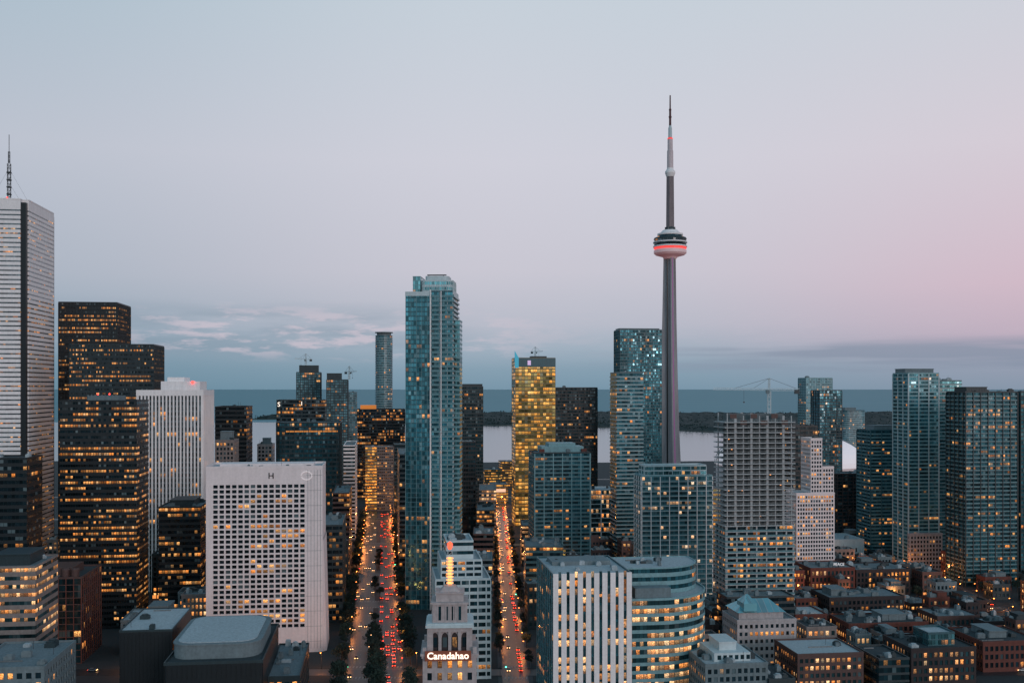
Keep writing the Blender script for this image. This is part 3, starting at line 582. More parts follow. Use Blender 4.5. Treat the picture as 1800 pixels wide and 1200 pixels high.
m=MB(); m.lathe([(8,326),(11,329),(20,331.5),(22.6,334),(22.6,337.4),(20.5,339.6)],40); m.build('radome',emit('radome_white_painted_red_glow',(1,.3,.3),.12,(.62,.55,.56)),r)  # weak red emission stands in for red light on the radome
m=MB(); m.lathe([(20.8,339.7),(22.6,340.2),(22.6,341.6),(22,342)],40); m.build('red_ring',M['radred'],r)
m=MB(); m.lathe([(22,342),(23.4,342.3),(23.4,344),(22,344.4)],40); m.lathe([(21.5,348),(23.6,348.2),(23.6,349.6),(22,350)],40); m.lathe([(17,358.5),(17.6,358.8),(17.6,361),(13.5,362.2),(12,364),(10,366)],40); m.build('pod_deck',W['white'],r)
m=MB(); m.lathe([(21.5,353),(22.8,353.2),(22.,355.2),(19,356)],40); m.build('pod_deck',W['dgrey'],r)
m=MB(); m.lathe([(22,344.4),(22.4,346),(22,348)],40); m.build('window_ring',G['black'],r)
m=MB(); m.lathe([(21.7,350.),(21.7,353.1)],40); m.lathe([(19,356),(17,358.6)],40); m.build('window_ring',G['dim'],r)
m=MB()
for k in range(24):
    a=2*math.pi*k/24; m.bar((21.9*math.cos(a),21.9*math.sin(a),350),(21.9*math.cos(a),21.9*math.sin(a),353.2),.3)
m.build('pod_rib',W['grey'],r)
m=MB(); m.lathe([(7,366),(6.5,369),(4,372),(4,376)],16)
for k in range(8):
    a=2*math.pi*k/8; m.box(6.6*math.cos(a)-.9,6.6*math.sin(a)-.9,365,6.6*math.cos(a)+.9,6.6*math.sin(a)+.9,368+2*(k%3))
m.build('equipment_level',W['dgrey'],r)
m=MB(); m.prism([(6*math.cos(math.pi/3*k),6*math.sin(math.pi/3*k)) for k in range(6)],366,441,p2=[(5.4*math.cos(math.pi/3*k),5.4*math.sin(math.pi/3*k)) for k in range(6)]); m.build('upper_shaft',wallmat('upper_shaft_concrete',(.21,.17,.18)),r)
m=MB(); m.lathe([(5.2,440),(6.2,442.5),(7.1,445),(7,447.5),(5.2,449.5),(4.4,452)],24); m.build('sky_pod',W['white'],r)
m=MB(); m.lathe([(4.4,452),(4.2,476),(3.6,477),(3.5,492),(2.6,493)],16); m.build('antenna_lower',wallmat('pinkish_white_antenna',(.62,.52,.54),.6),r)
m=MB(); m.lathe([(3.7,492.2),(3.7,493.6)],16); m.build('red_band',M['radred'],r)
m=MB(); m.lathe([(2.7,494.5),(2.6,508),(1.9,509),(1.8,511)],12); m.build('antenna_middle',W['wpan'],r)
m=MB(); m.lathe([(1.7,511),(1.5,532),(1.1,533),(.9,553)],10); m.lathe([(2.1,522),(2.1,524)],10); m.lathe([(1.8,532),(1.8,534)],10); m.build('antenna_tip',wallmat('dark_red_antenna',(.1,.04,.045)),r)
# unfinished tower
r,w,h=T('unfinished_tower','unfinished concrete tower with bare upper floors and glazed lower floors under a crane',1277,1393,735,620,18)
x=w/2; zsplit=zt(925,620)
wing(r,rect(-x,-9,x,9),0,zsplit,W['grey'],G['low'],fh=3.05,bay=2.,sill=.34,slab=1.1,slabmat='conc',top=None,pier=3,pw=.8,pd=.7,piermat=W['conc'],slt=.14)
nf=int((h-zsplit)/3.05)
for k in range(nf+1):
    z=zsplit+k*3.05; m=MB(); m.box(-x-1.5,-10.5,z,x+1.2,10.5,z+.5)
    for q in range(13):
        xx=-x-1.4+q*(2*x+2.4)/12; m.bar((xx,-10.4,z+.5),(xx,-10.4,z+1.5),.09)
    m.bar((-x-1.4,-10.4,z+1.5),(x+1.1,-10.4,z+1.5),.08); m.build('floor_slab',W['conc'],r)
m=MB(); m.box(-x+3,-5,zsplit,x-4,6,h+2.5); m.build('core',wallmat('core_concrete_painted_shade',(.1,.125,.135)),r)  # interior shade put into a darker concrete colour
for q in range(9):
    for yy in(-8.6,8.2):
        m=MB(); xx=-x+.6+q*(2*x-1.2)/8; ww=1.3 if q%2 else .55; m.box(xx-ww/2,yy-.3,zsplit+.5,xx+ww/2,yy+.3,h+(1.5 if q%3 else 3)); m.build('column',W['conc'],r)
for q in range(6):
    m=MB(); xx=-x+2+q*6.3; m.box(xx,-9.6,h-3.8*(q%2),xx+4,-9.4,h-3.8*(q%2)+2.6); m.build('formwork_panel',W['brown'],r)
for q in range(14):
    m=MB(); xx=-x+2+R.random()*(2*x-6); k=R.randrange(nf); m.box(xx,-5.3,zsplit+k*3.05+2.3,xx+.7,-5.05,zsplit+k*3.05+2.6); m.build('work_lamp',M['beac'],r)
S('office_building','low dark plinth building at the foot of the unfinished tower',1278,1396,1052,596,18,'dgrey','low',fh=3.6,bay=2.4,sill=.4,nu=5)
crane(((1352-900)/F*634,634,h-14),zt(688,634)-h+14,34,18.5,.03,'white tower crane rising behind the unfinished concrete tower',1.)
# right
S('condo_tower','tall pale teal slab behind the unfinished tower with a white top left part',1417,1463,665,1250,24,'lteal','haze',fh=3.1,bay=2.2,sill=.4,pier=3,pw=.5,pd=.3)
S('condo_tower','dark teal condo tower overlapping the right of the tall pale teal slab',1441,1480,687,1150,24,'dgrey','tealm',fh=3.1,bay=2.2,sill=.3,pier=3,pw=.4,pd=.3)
S('office_tower','black tower right beside the unfinished tower, lit in a few rooms',1390,1437,750,850,28,'black','dim',fh=3.6,bay=2.,sill=.35,pier=2,pw=.3,pd=.2)
r,w,h=T('office_building','white grid-front stepped block with pinkish glow right of the unfinished tower',1400,1467,868,780,20)
punched(r,-w/2,-10,w/2,10,0,h,W['hotel'],G['low'],bay=2.1,fh=3.,wf=.68,hf=.62,nind=60); roofbox(r,-w/2,-10,w/2,10,h,W['hotel'],'l',nu=1)
for (xa,xb,yt_) in((-w/2+11.5,w/2-9.2,772),(w/2-9,w/2-.1,822)):
    hh=zt(yt_,780); punched(r,xa,-9,xb,9.5,h+.2,hh,W['hotel'],G['low'],bay=2.1,fh=3.,wf=.68,hf=.62,nind=40,marg={'F':(.3,.3,.3,.8)}); roofbox(r,xa,-9,xb,9.5,hh,W['hotel'],'l',nu=1)
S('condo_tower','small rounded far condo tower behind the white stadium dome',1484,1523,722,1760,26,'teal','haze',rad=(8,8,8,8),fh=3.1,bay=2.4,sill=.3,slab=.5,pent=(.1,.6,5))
# dome
r=empty('stadium_dome',((1388-900)/F*1570,1570,0),0,'white domed stadium roof showing behind the towers','stadium')
m=MB(); m.lathe([(108,0),(108,34)],48,cap=False); m.build('outer_wall',W['hotel'],r)
m=MB(); m.lathe([(110*math.cos(t),34+50*math.sin(t)) for t in [math.pi/2*k/12 for k in range(13)]],48,cap=False); m.build('dome_roof',emit('roof_membrane_added_glow',(.9,.8,.84),.22,(.85,.8,.82)),r)  # faint pinkish emission added so the membrane looks lit
m=MB()
for q in range(3):
    o=-30+q*30
    for k in range(24):
        a=math.pi*k/24; b=math.pi*(k+1)/24
        s=math.sqrt(max(0,1-(o/110)**2))
        m.bar((110*s*math.cos(a),o,34+51*s*math.sin(a)),(110*s*math.cos(b),o,34+51*s*math.sin(b)),1.6)
m.build('roof_seam',W['grey'],r)
S('condo_tower','mid height teal condo with a pale roof line left of the pale teal tower pair',1530,1588,757,900,25,'teal','tealm',fh=3.,bay=2.4,sill=.3,pier=4,pw=.8,pd=.7,slab=.7,slabmat='lteal',pent=(.2,.9,4),top='l')
S('condo_tower','reddish black block left of the mid height teal condo',1472,1527,834,950,26,'dbrick','dim',fh=3.1,bay=2.4,sill=.35,pier=2,pw=.8,pd=.3)
r,w,h,rf=S('condo_tower','pale teal tower with grey bands and a beige base, right of centre right',1597,1650,657,850,26,'lteal','teal',fh=3.05,bay=2.2,sill=.42,pier=4,pw=.7,pd=.4,piermat=W['wpan'],pent=(.0,.95,4))
hb=zt(938,850); punched(r,-w/2-1,-17,w/2+1,-13.3,0,hb,W['cream'],G['low'],bay=2.6,fh=3.4,nind=40); roofbox(r,-w/2-1,-17,w/2+1,-13.3,hb,W['cream'],'l',nu=0)
S('condo_tower','darker twin slab attached behind the right side of the pale teal tower',1652,1690,670,885,24,'teal','tealb',fh=3.05,bay=2.2,sill=.3,slab=.5,slabmat='wpan')
r,w,h,rf=S('condo_tower','big dark glass condo tower with vertical ribs near the right edge',1697,1788,690,780,26,'dgrey','tealm',fh=3.05,bay=2.,sill=.22,pier=3,pw=.6,pd=.7,nu=4,pent=(.1,.5,4),slab=.5,slabmat='dgrey')
S('condo_tower','rightmost dark tower cut off by the picture edge',1794,1850,690,800,28,'dgrey','teal',fh=3.05,bay=2.2,sill=.3,pier=2,pw=.4,pd=.4)
# low rise right
P('warehouse','plain pale grey box with a flat roof above the brick warehouses',1440,1519,950,880,36,'wpan','dim',rm='l',nind=10,bay=12,fh=12,wf=.1,hf=.2)
r,w,h,rf=P('brick_warehouse','long brick warehouse row with tall lit windows below the pale grey box',1425,1503,1000,740,30,'brick','warm',bay=2.8,fh=4,wf=.55,hf=.65,rm='m',nu=9,cat='building')
sg=empty('roof_sign',(r.location.x+7,r.location.y-12,h+.2),r.rotation_euler.z,'small white rooftop lettering standing on the long brick warehouse','sign')
text(sg,'PEACE',2.8,(0,0,2.4),(math.pi/2,0,0),emit('white_roof_letters',(.9,.9,.95),.6),'lettering')
m=MB()
for q in(-4,-1.5,1.5,4): m.bar((q,.3,0),(q,.3,3),.15); m.bar((q,.3,2.2),(q,2,0),.12)
m.build('sign_frame',dsteel,sg)
P('brick_warehouse','right-hand brick warehouse of the row, with dimmer windows',1505,1600,1003,745,30,'dbrick','low',bay=2.8,fh=4,wf=.55,hf=.65,rm='m',nu=9)
P('brick_building','dark brick block with many roof vents, second row from the warehouses',1458,1590,1052,650,28,'dbrick','low',bay=2.8,fh=3.8,rm='m',nu=16,pent=(.1,.3,4))
P('brick_building','wide red brown block in the lower right with terraces on its roof',1492,1632,1098,588,26,'brick','low',bay=2.8,fh=3.8,rm='d',nu=16,pent=(.5,.8,3.5))
P('brick_building','small brick block with lit square windows behind the glass pitched roof',1398,1454,1082,606,24,'brick','warm',bay=2.8,fh=3.8,rm='l',nu=4)
r,w,h,rf=P('stone_building','cream building topped by a blue glass pitched roof, lower right of centre',1296,1400,1092,548,24,'cream','low',bay=2.9,fh=3.7,wf=.55,hf=.5,rm='m',nu=0)
m=MB(); x=w/2; m.box(-x+2,-9,h+.1,x-6,9,h+4)
for k in range(7): m.box(-x+3+k*3.3,-9.15,h+1,-x+5.2+k*3.3,-9,h+3.2)
m.build('attic_storey',W['cream'],r)
gl=winmat('blue_roof_glass',(.16,.4,.46),.0,metal=.2,seed=30,rough=.2,frame=(.3,.38,.4),fw=.1,var=.3,refl_patch=.3)
m=MB()
def hip(x0,y0,x1,y1,z0,z1,rx):
    ym=(y0+y1)/2
    m.face([(x0,y0,z0),(x1,y0,z0),(x1-rx,ym,z1),(x0+rx,ym,z1)],uv=[(0,0),(8,0),(6,.9),(2,.9)]); m.face([(x1,y1,z0),(x0,y1,z0),(x0+rx,ym,z1),(x1-rx,ym,z1)],uv=[(0,0),(8,0),(6,.9),(2,.9)])
    m.face([(x0,y1,z0),(x0,y0,z0),(x0+rx,ym,z1)],uv=[(0,0),(4,0),(2,.9)]); m.face([(x1,y0,z0),(x1,y1,z0),(x1-rx,ym,z1)],uv=[(0,0),(4,0),(2,.9)])
hip(-x+1,-10,x-5,10,h+4,h+9.5,6); m.build('glass_roof',gl,r)
m=MB(); hip(-x+4,-11,-x+11,0,h+9,h+13,3); m.prism(rect(-x+4,-11,-x+11,0),h+5,h+9,top=False); m.build('glass_lantern',gl,r)
P('brick_building','brown brick building with a pale gravel roof and lit window rows, lower right of centre',1402,1518,1152,500,30,'brown','warm',bay=2.6,fh=3.6,wf=.62,hf=.55,rm='l',nu=2)
r,w,h,rf=P('office_building','grey stepped block with stacked roof boxes at the bottom, right of the finned block',1240,1350,1170,468,32,'grey','low',bay=2.8,fh=3.6,rm='l',nu=10)
m=MB(); m.box(-w/2+6,-10,h+.1,w/2-6,12,h+4); m.box(-w/2+10,-5,h+4,w/2-11,10,h+7.5); m.box(-w/2+9.6,-5.4,h+7.5,w/2-10.6,10.4,h+7.9); m.build('penthouse',W['wpan'],r)
for k in range(6):
    m=MB(); q=-w/2+7.5+k*2.7; m.face([(q,-10.03,h+1),(q+1.7,-10.03,h+1),(q+1.7,-10.03,h+3),(q,-10.03,h+3)],uv=[(800+k+.1,.1),(800+k+.9,.1),(800+k+.9,.9),(800+k+.1,.9)]); m.build('penthouse_window',G['dim'],r)
P('low_rise_building','low dark sliver roof between the stacked roof boxes and the brown brick building',1352,1398,1196,470,26,'dgrey','low',rm='d',nu=4)
P('brick_building','dark brick block wedged between the finned block and the cream building',1252,1291,1078,612,22,'dbrick','warm',bay=2.8,fh=3.6,rm='m',nu=4)
S('office_building','black glass block with a tilted roof screen at the bottom right',1545,1598,1160,500,26,'dgrey','dim',fh=3.6,bay=2.2,sill=.3,nu=4,top='d')
r,w,h,rf=P('brick_building','brown block with teal glass roof cube and lit upper floor, bottom right',1602,1716,1142,520,30,'dbrick','warm',bay=2.8,fh=3.8,rm='d',nu=12)
wing(r,rect(-5,-9,9,6),h+.15,h+6,W['teal'],G['tealb'],fh=3,bay=1.8,sill=.2,top='l')
P('brick_building','red brick building touching the right edge at the bottom',1728,1830,1130,545,34,'brick','low',bay=2.8,fh=3.8,rm='d',nu=12,pent=(.3,.6,3.5))
P('brick_building','flat roofed brick shop row above the brown block, lower right',1648,1722,1085,622,24,'brown','warm',bay=2.8,fh=3.8,rm='m',nu=9)
r,w,h,rf=P('brick_building','low dark building with a cool white lit sign near the right edge',1745,1812,1092,645,24,'dbrick','low',bay=2.8,fh=3.8,rm='d',nu=7)
m=MB(); m.box(-1,-12.4,h-2.2,1.,-12.05,h-1.3); m.build('lit_sign',M['whl'],r)
P('brick_building','narrow brick building left of the brick shop row, below the dark brick block',1600,1645,1062,690,22,'dbrick','low',bay=2.8,fh=3.8,rm='m',nu=4)
NMAIN=len(FOOT)
# ================================================================ setting: streets
AV=lambda Yd:(-72.3-.124*(Yd-557))
S2=lambda Yd:(1.5-.0206*(Yd-546))
S3=lambda Yd:322.
AH=15.; SH=6.6
ROADS=[(AV,AH,4.5,440,1258),(S2,SH,2.2,440,1325),(S3,7,2.5,560,835)]
def struct(mb,name,mat): return tag(mb.build(name,mat),kind='structure')
def shore(x): return 2080+30*math.sin(x/210.)+18*math.sin(x/71.+2)
m=MB(); xs=[-3000+60*i for i in range(101)]
for a,b in zip(xs,xs[1:]): m.face([(a,-300,0),(b,-300,0),(b,shore(b),0),(a,shore(a),0)]); m.face([(a,shore(a),0),(b,shore(b),0),(b,shore(b),-3),(a,shore(a),-3)][::-1])
struct(m,'ground',soil)
CROSS=[545,716,838,990,1180,1420,1700]
m=MB(); k_=MB(); mk=MB()
for fn,hw,sw,y0,y1 in ROADS:
    a=(fn(y0),y0);b=(fn(y1),y1)
    m.face([(a[0]-hw,y0,.03),(a[0]+hw,y0,.03),(b[0]+hw,y1,.03),(b[0]-hw,y1,.03)])
    ys=[y0]+[c for c in CROSS if y0<c<y1]+[y1]
    for p,q in zip(ys,ys[1:]):
        p2=p+(8 if p>y0 else 0); q2=q-(8 if q<y1 else 0)
        for s in(-1,1):
            e=sorted((s*hw,s*(hw+sw)))
            k_.prism([(fn(p2)+e[0],p2),(fn(p2)+e[1],p2),(fn(q2)+e[1],q2),(fn(q2)+e[0],q2)],0,.16)
        if hw>10: 
            k_.prism([(fn(p2)-1.8,p2+4),(fn(p2)+1.8,p2+4),(fn(q2)+1.8,q2-4),(fn(q2)-1.8,q2-4)],.02,.2)
        yy=p2
        while yy<q2-4:
            for lx in ((-5.,-8.3,-11.6,5.,8.3,11.6) if hw>10 else (-2.2,2.2)):
                X=fn(yy)+lx; mk.face([(X-.1,yy,.05),(X+.1,yy,.05),(X+.1+fn(yy+3)-fn(yy),yy+3,.05),(X-.1+fn(yy+3)-fn(yy),yy+3,.05)])
            yy+=9
        for yc in (p+8.5 if p>y0 else None, q-12 if q<y1 else None):
            if yc is None: continue
            X=-hw+1
            while X<hw-1:
                mk.face([(fn(yc)+X,yc,.05),(fn(yc)+X+.9,yc,.05),(fn(yc)+X+.9,yc+3.6,.05),(fn(yc)+X,yc+3.6,.05)]); X+=1.8
            mk.face([(fn(yc)-hw+.5,yc-2.4,.052),(fn(yc)+hw-.5,yc-2.4,.052),(fn(yc)+hw-.5,yc-1.8,.052),(fn(yc)-hw+.5,yc-1.8,.052)])
for c in CROSS:
    m.face([(-700,c-6,.035),(900,c-6,.035),(900,c+6,.035),(-700,c+6,.035)])
struct(m,'road',asph); struct(k_,'pavement',walk); struct(mk,'road_markings',mark)
# water
wm,nt,p=newmat('lake_water'); p.inputs['Roughness'].default_value=.45; p.inputs['IOR'].default_value=1.12
g=N(nt,'ShaderNodeNewGeometry'); mp=N(nt,'ShaderNodeMapping'); mp.inputs['Scale'].default_value=(.0015,.008,1); nt.links.new(g.outputs['Position'],mp.inputs[0])
n1=N(nt,'ShaderNodeTexNoise'); n1.inputs['Scale'].default_value=1; n1.inputs['Detail'].default_value=8; nt.links.new(mp.outputs[0],n1.inputs[0])
bp=N(nt,'ShaderNodeBump'); bp.inputs['Strength'].default_value=.6; bp.inputs['Distance'].default_value=8; nt.links.new(n1.outputs[0],bp.inputs['Height']); nt.links.new(bp.outputs[0],p.inputs['Normal'])
nt.links.new(mixc(nt,n1.outputs[0],(.035,.19,.24),(.09,.3,.36)),p.inputs['Base Color'])
m=MB(); m.face([(-90000,-2000,-2.2),(90000,-2000,-2.2),(90000,120000,-2.2),(-90000,120000,-2.2)]); struct(m,'lake_water',wm)
hm,nt,p=newmat('harbour_water'); p.inputs['Base Color'].default_value=(.08,.14,.17,1); p.inputs['Roughness'].default_value=.16
n1=N(nt,'ShaderNodeTexNoise'); n1.inputs['Scale'].default_value=.03; n1.inputs['Detail'].default_value=5; g=N(nt,'ShaderNodeNewGeometry'); nt.links.new(g.outputs['Position'],n1.inputs[0]); bp=N(nt,'ShaderNodeBump'); bp.inputs['Strength'].default_value=.3; nt.links.new(n1.outputs[0],bp.inputs['Height']); nt.links.new(bp.outputs[0],p.inputs['Normal'])
m=MB(); m.face([(-4000,1900,-2.0),(4000,1900,-2.0),(5200,4600,-2.0),(-5200,4600,-2.0)]); struct(m,'harbour_water',hm)
# island
def ifr(x): return 4250-.75*(x+100)+90*math.sin(x/170.)+50*math.sin(x/60.) if x<1100 else 3350+80*math.sin(x/170)
def ibk(x): return 6100+150*math.sin(x/300.)
x0i,x1i=-1250,2300
iso=wallmat('island_shore',(.04,.055,.05),.9); can=wallmat('island_canopy',(.01,.03,.032),1,.6,.03)
m=MB(); xs=[x0i+50*i for i in range(72)]
for a,b in zip(xs,xs[1:]): m.face([(a,ifr(a),.3),(b,ifr(b),.3),(b,ibk(b),.3),(a,ibk(a),.3)]); m.face([(a,ifr(a),-3),(b,ifr(b),-3),(b,ifr(b),.3),(a,ifr(a),.3)])
struct(m,'island_ground',iso)
m=MB(); nx,ny=180,30; gz={}
for i in range(nx+1):
    for j in range(ny+1):
        x=x0i+30+i*(x1i-x0i-60)/nx; f=j/ny; y=ifr(x)+40+f*(ibk(x)-ifr(x)-60)
        gz[i,j]=(x+R.uniform(-6,6),y+R.uniform(-20,20),0.3 if j in(0,ny) else R.uniform(6,15))
for i in range(nx):
    for j in range(ny): m.face([gz[i,j],gz[i+1,j],gz[i+1,j+1],gz[i,j+1]])
for k in range(6500):
    x=R.uniform(x0i+30,x1i-30); f=R.random()**2.2; y=ifr(x)+25+f*(ibk(x)-ifr(x)-60); z=R.uniform(3,17); s=R.uniform(2.5,6)
    a=R.uniform(0,6.28); t=Vector((math.cos(a),math.sin(a)*.6,R.uniform(-.3,.3)))*s; u=Vector((R.uniform(-.4,.4),R.uniform(-.4,.4),1))*s*.7; c_=Vector((x,y,z))
    m.face([c_-t,c_-u*.8,c_+t*.9,c_+u])
tag(m.build('island_woodland',can),'dark wooded island strip across the harbour','woodland',kind='stuff')
# ================================================================ trees
leaf1=wallmat('dark_foliage',(.014,.032,.027),.9,.7,.6); leaf2=wallmat('mid_foliage',(.022,.044,.032),.9,.7,.6)
def mktree(seed,hgt,mat,loc,label,group):
    rr=random.Random(seed); r=empty('street_tree',loc,rr.uniform(0,6),label,'tree',group)
    m=MB(); m.lathe([(.3,0),(.2,hgt*.35),(.1,hgt*.75)],7)
    tips=[]
    for k in range(7):
        a=k*.9+rr.random(); z=hgt*rr.uniform(.3,.5); e=(math.cos(a)*hgt*.22,math.sin(a)*hgt*.22,z+hgt*rr.uniform(.12,.3)); m.bar((0,0,z),e,.12); tips.append(e)
    tips.append((0,0,hgt*.8)); m.build('trunk',bark,r)
    m=MB()
    for t in tips:
        for q in range(3):
            c0=Vector(t)+Vector((rr.gauss(0,.8),rr.gauss(0,.8),rr.gauss(0,.7)))
            rad=hgt*rr.uniform(.09,.15)
            for k in range(30):
                d=Vector((rr.gauss(0,1),rr.gauss(0,1),rr.gauss(0,.8))).normalized()*rad*rr.uniform(.5,1.05); c_=c0+d
                s=rr.uniform(.22,.5); a=Vector((rr.gauss(0,1),rr.gauss(0,1),rr.gauss(0,1))).normalized(); b_=a.cross(Vector((rr.gauss(0,1),rr.gauss(0,1),rr.gauss(0,1)))).normalized()
                m.face([c_-a*s,c_-b_*s*.7,c_+a*s,c_+b_*s*.7])
    m.build('crown',mat,r); return r
pt=[]
def tree(x,y,s,label,group):
    i=R.randrange(3)
    if len(pt)<3:
        pt.append(mktree(len(pt),9,leaf1 if len(pt)%2==0 else leaf2,(x,y,0.1),label,group)); pt[-1].scale=(s,)*3; return
    dup(pt[i],(x,y,.1),R.uniform(0,6),label,group,s)
for yy in (498,504,511,518,525,531,537,556,564,572,580,590,600,612,630,655,740,762,785,860,890,920): tree(AV(yy)+R.uniform(-2.2,2.2),yy,R.uniform(1.05,1.6) if yy<620 else .9,'dark leafy tree on the central strip of the avenue','trees on the central strip')
for yy in range(500,1180,10):
    for s in(-1,1):
        if R.random()<.85 and min(abs(yy-c) for c in CROSS)>9: tree(AV(yy)+s*(AH+1.6+R.random()*2),yy,R.uniform(.8,1.45),'street tree on the pavement of the wide avenue','pavement trees by the avenue')
for yy in range(560,1100,13):
    for s in(-1,1):
        if R.random()<.75 and min(abs(yy-c) for c in CROSS)>10: tree(S2(yy)+s*(SH+1.3),yy,R.uniform(.55,.95),'street tree beside the narrow orange lit street','trees by the narrow street')
# ================================================================ fillers
def clear(x,y,rad):
    for cx,cy,w,d,th,_ in FOOT:
        dx,dy=x-cx,y-cy; c_,s_=math.cos(-th),math.sin(-th); lx,ly=dx*c_-dy*s_,dx*s_+dy*c_
        if abs(lx)<w/2+rad and abs(ly)<d/2+rad: return False
    for fn,hw,sw,y0,y1 in ROADS:
        if y0-20<y<y1+20 and abs(x-fn(y))<hw+sw+rad: return False
    return min(abs(y-c) for c in CROSS)>6+rad*.8
cnt=0; used={}
for t in range(9500):
    if cnt>=240: break
    if t<6000: y=R.uniform(540,1000); x=R.uniform(.1,.52)*y if R.random()<.72 else R.uniform(-.52,.1)*y
    else: y=R.uniform(1000,2020); x=R.uniform(-.5,.52)*y
    if x<.1*y and y<640: continue
    w=R.uniform(8,23); d=R.uniform(8,19)
    if not clear(x,y,max(w,d)*.5+.3): continue
    hh=R.uniform(7,20) if y<1000 else R.uniform(14,45) if y<1500 else R.uniform(7,20)
    if y<1000 and x<.1*y: hh*=R.uniform(1.,1.9)
    wl=R.choice(['brick','brick','dbrick','dbrick','brown','grey','dgrey','dgrey','beige']) if x>.2*y else R.choice(['dbrick','brown','grey','dgrey','dgrey','beige']); cn={'brick':'red brick','dbrick':'dark brick','brown':'brown','grey':'grey','dgrey':'dark grey','beige':'beige'}[wl]
    near=min(FOOT[:NMAIN],key=lambda f:(f[0]-x)**2+(f[1]-y)**2); px=x/y; pn=near[0]/near[1]
    rel='in front of' if near[1]>y+12 and abs(px-pn)<.03 else 'behind' if near[1]<y-12 and abs(px-pn)<.03 else 'right of' if px>pn else 'left of'
    short=near[5].split(' with ')[0].split(',')[0]
    lab='low flat roofed %s building %s the %s'%(cn,rel,short)
    lab=' '.join(lab.split()[:16]); g=None
    if lab in used:
        g='low %s buildings near the %s'%(cn,' '.join(short.split()[:5])); used[lab]['group']=g
    r=empty('low_rise_building',(x,y,0),math.radians(7.1),lab,'building',g); used[lab]=r
    FOOT.append((x,y,w,d,math.radians(7.1),lab))
    if y<950:
        punched(r,-w/2,-d/2,w/2,d/2,0,hh,W[wl],G[R.choice(['low','low','warm','dim','dim'])],bay=R.uniform(2.2,3.4),fh=3.7,nind=40 if y<750 else 16,marg={'B':None})
        rf=roofbox(r,-w/2,-d/2,w/2,d/2,hh,W[wl],R.choice('lmmddd'),nu=6)
        if R.random()<.5 and w>13:
            a=R.uniform(.3,.6)*w; ux=-w/2+R.uniform(1,w-a-1); m=MB(); m.box(ux,-d/2+1.2,hh+.1,ux+a,d/2-1,hh+3.4); m.box(ux-.2,-d/2+1,hh+3.4,ux+a+.2,d/2-.8,hh+3.7); m.build('penthouse',R.choice([W['grey'],W['dgrey'],W[wl]]),r)
        if R.random()<.5:
            m=MB()
            for q in range(int(w/3)): m.box(-w/2+.5+q*3,-d/2-.15,.5,-w/2+2.9+q*3,-d/2-.02,2.8)
            m.build('lit_shopfront',M['shop'],r)
    else:
        rf=wing(r,rect(-w/2,-d/2,w/2,d/2),0,hh,W[wl],G[R.choice(['dark','low','gold','dim','warm'])],fh=3.8,bay=2.6,sill=.45,top=R.choice('lmmd')); units(rf,-w/2+1,-d/2+1,w/2-1,d/2-1,hh+.2,2)
    cnt+=1
k=0
for t in range(3000):
    if k>=95: break
    y=R.uniform(540,900); x=R.uniform(.2,.5)*y
    if clear(x,y,2.): tree(x,y,R.uniform(.6,1.15),'bushy dark tree among the low brick buildings on the right','trees among the brick buildings'); k+=1
# ================================================================ street lamps & lights
def mklamp():
    r=empty('street_lamp',(0,0,0),0,'lit orange street lamp on a curved pole','street lamp')
    m=MB(); m.lathe([(.16,0),(.1,8.6)],8); m.bar((0,0,8.5),(.8,0,9.1),.1); m.bar((.8,0,9.1),(2.2,0,9.2),.1); m.lathe([(.3,0),(.3,.5)],8); m.build('pole',dsteel,r)
    m=MB(); m.box(2,-.3,9.1,3,.3,9.35); m.build('lamp_housing',steel,r)
    m=MB(); m.lathe([(.12,8.72),(.34,8.85),(.38,9.08)],10,2.5,0); m.build('lamp_globe',M['orange'],r)
    return r
lp=mklamp(); first=True
def lamp(x,y,a,label,group,power=0):
    global first
    if first: o=lp; o.location=(x,y,.1); o.rotation_euler=(0,0,a); o['label']=label; o['group']=group; first=False
    else: o=dup(lp,(x,y,.1),a,label,group)
    if power:
        L=bpy.data.lights.new('lamp_light','POINT'); L.energy=power; L.color=(1,.3,.06); L.shadow_soft_size=.4
        q=bpy.data.objects.new('lamp_light',L); C.objects.link(q); q.parent=o; q.location=(2.5,0,8.3)
i=0
for s in(-1,1):
    yy=548+R.uniform(0,20)
    while yy<1250:
        lamp(AV(yy)+s*(AH+.6+R.uniform(0,2.5)),yy,(0 if s<0 else math.pi)+R.uniform(-.3,.3),'orange lit street lamp at the kerb of the wide avenue','lamps along the avenue',(0 if i%2 else (1500 if yy<700 else 3200 if yy<900 else 5200)))
        i+=1; yy+=R.uniform(20,48) if yy<900 else R.uniform(14,36)
for s in(-1,1):
    yy=560+R.uniform(0,20)
    while yy<1320:
        lamp(S2(yy)+s*(SH+.4+R.uniform(0,1.5)),yy,(0 if s<0 else math.pi)+R.uniform(-.3,.3),'orange lit street lamp on the narrow street right of the avenue','lamps along the narrow street',(2200 if yy<800 else 4500) if i%3==0 else 0)
        i+=1; yy+=R.uniform(16,44)
yy=640
while yy<832:
    for s in(-1,1): lamp(S3(yy)+s*7.6,yy,0 if s<0 else math.pi,'orange lit street lamp on the side street near the right edge','lamps along the right side street',3200 if s<0 else 0)
    yy+=26
for c,xs_ in((716,range(150,300,28)),(838,range(110,320,34)),(716,range(20,150,45)),(545,range(-300,0,50))):
    for x in xs_: 
        if clear(x,c+7.2,-1.5) or c==545: lamp(x,c+7.2,-math.pi/2,'orange lit street lamp on a cross street between low buildings','lamps along the cross streets',3000)
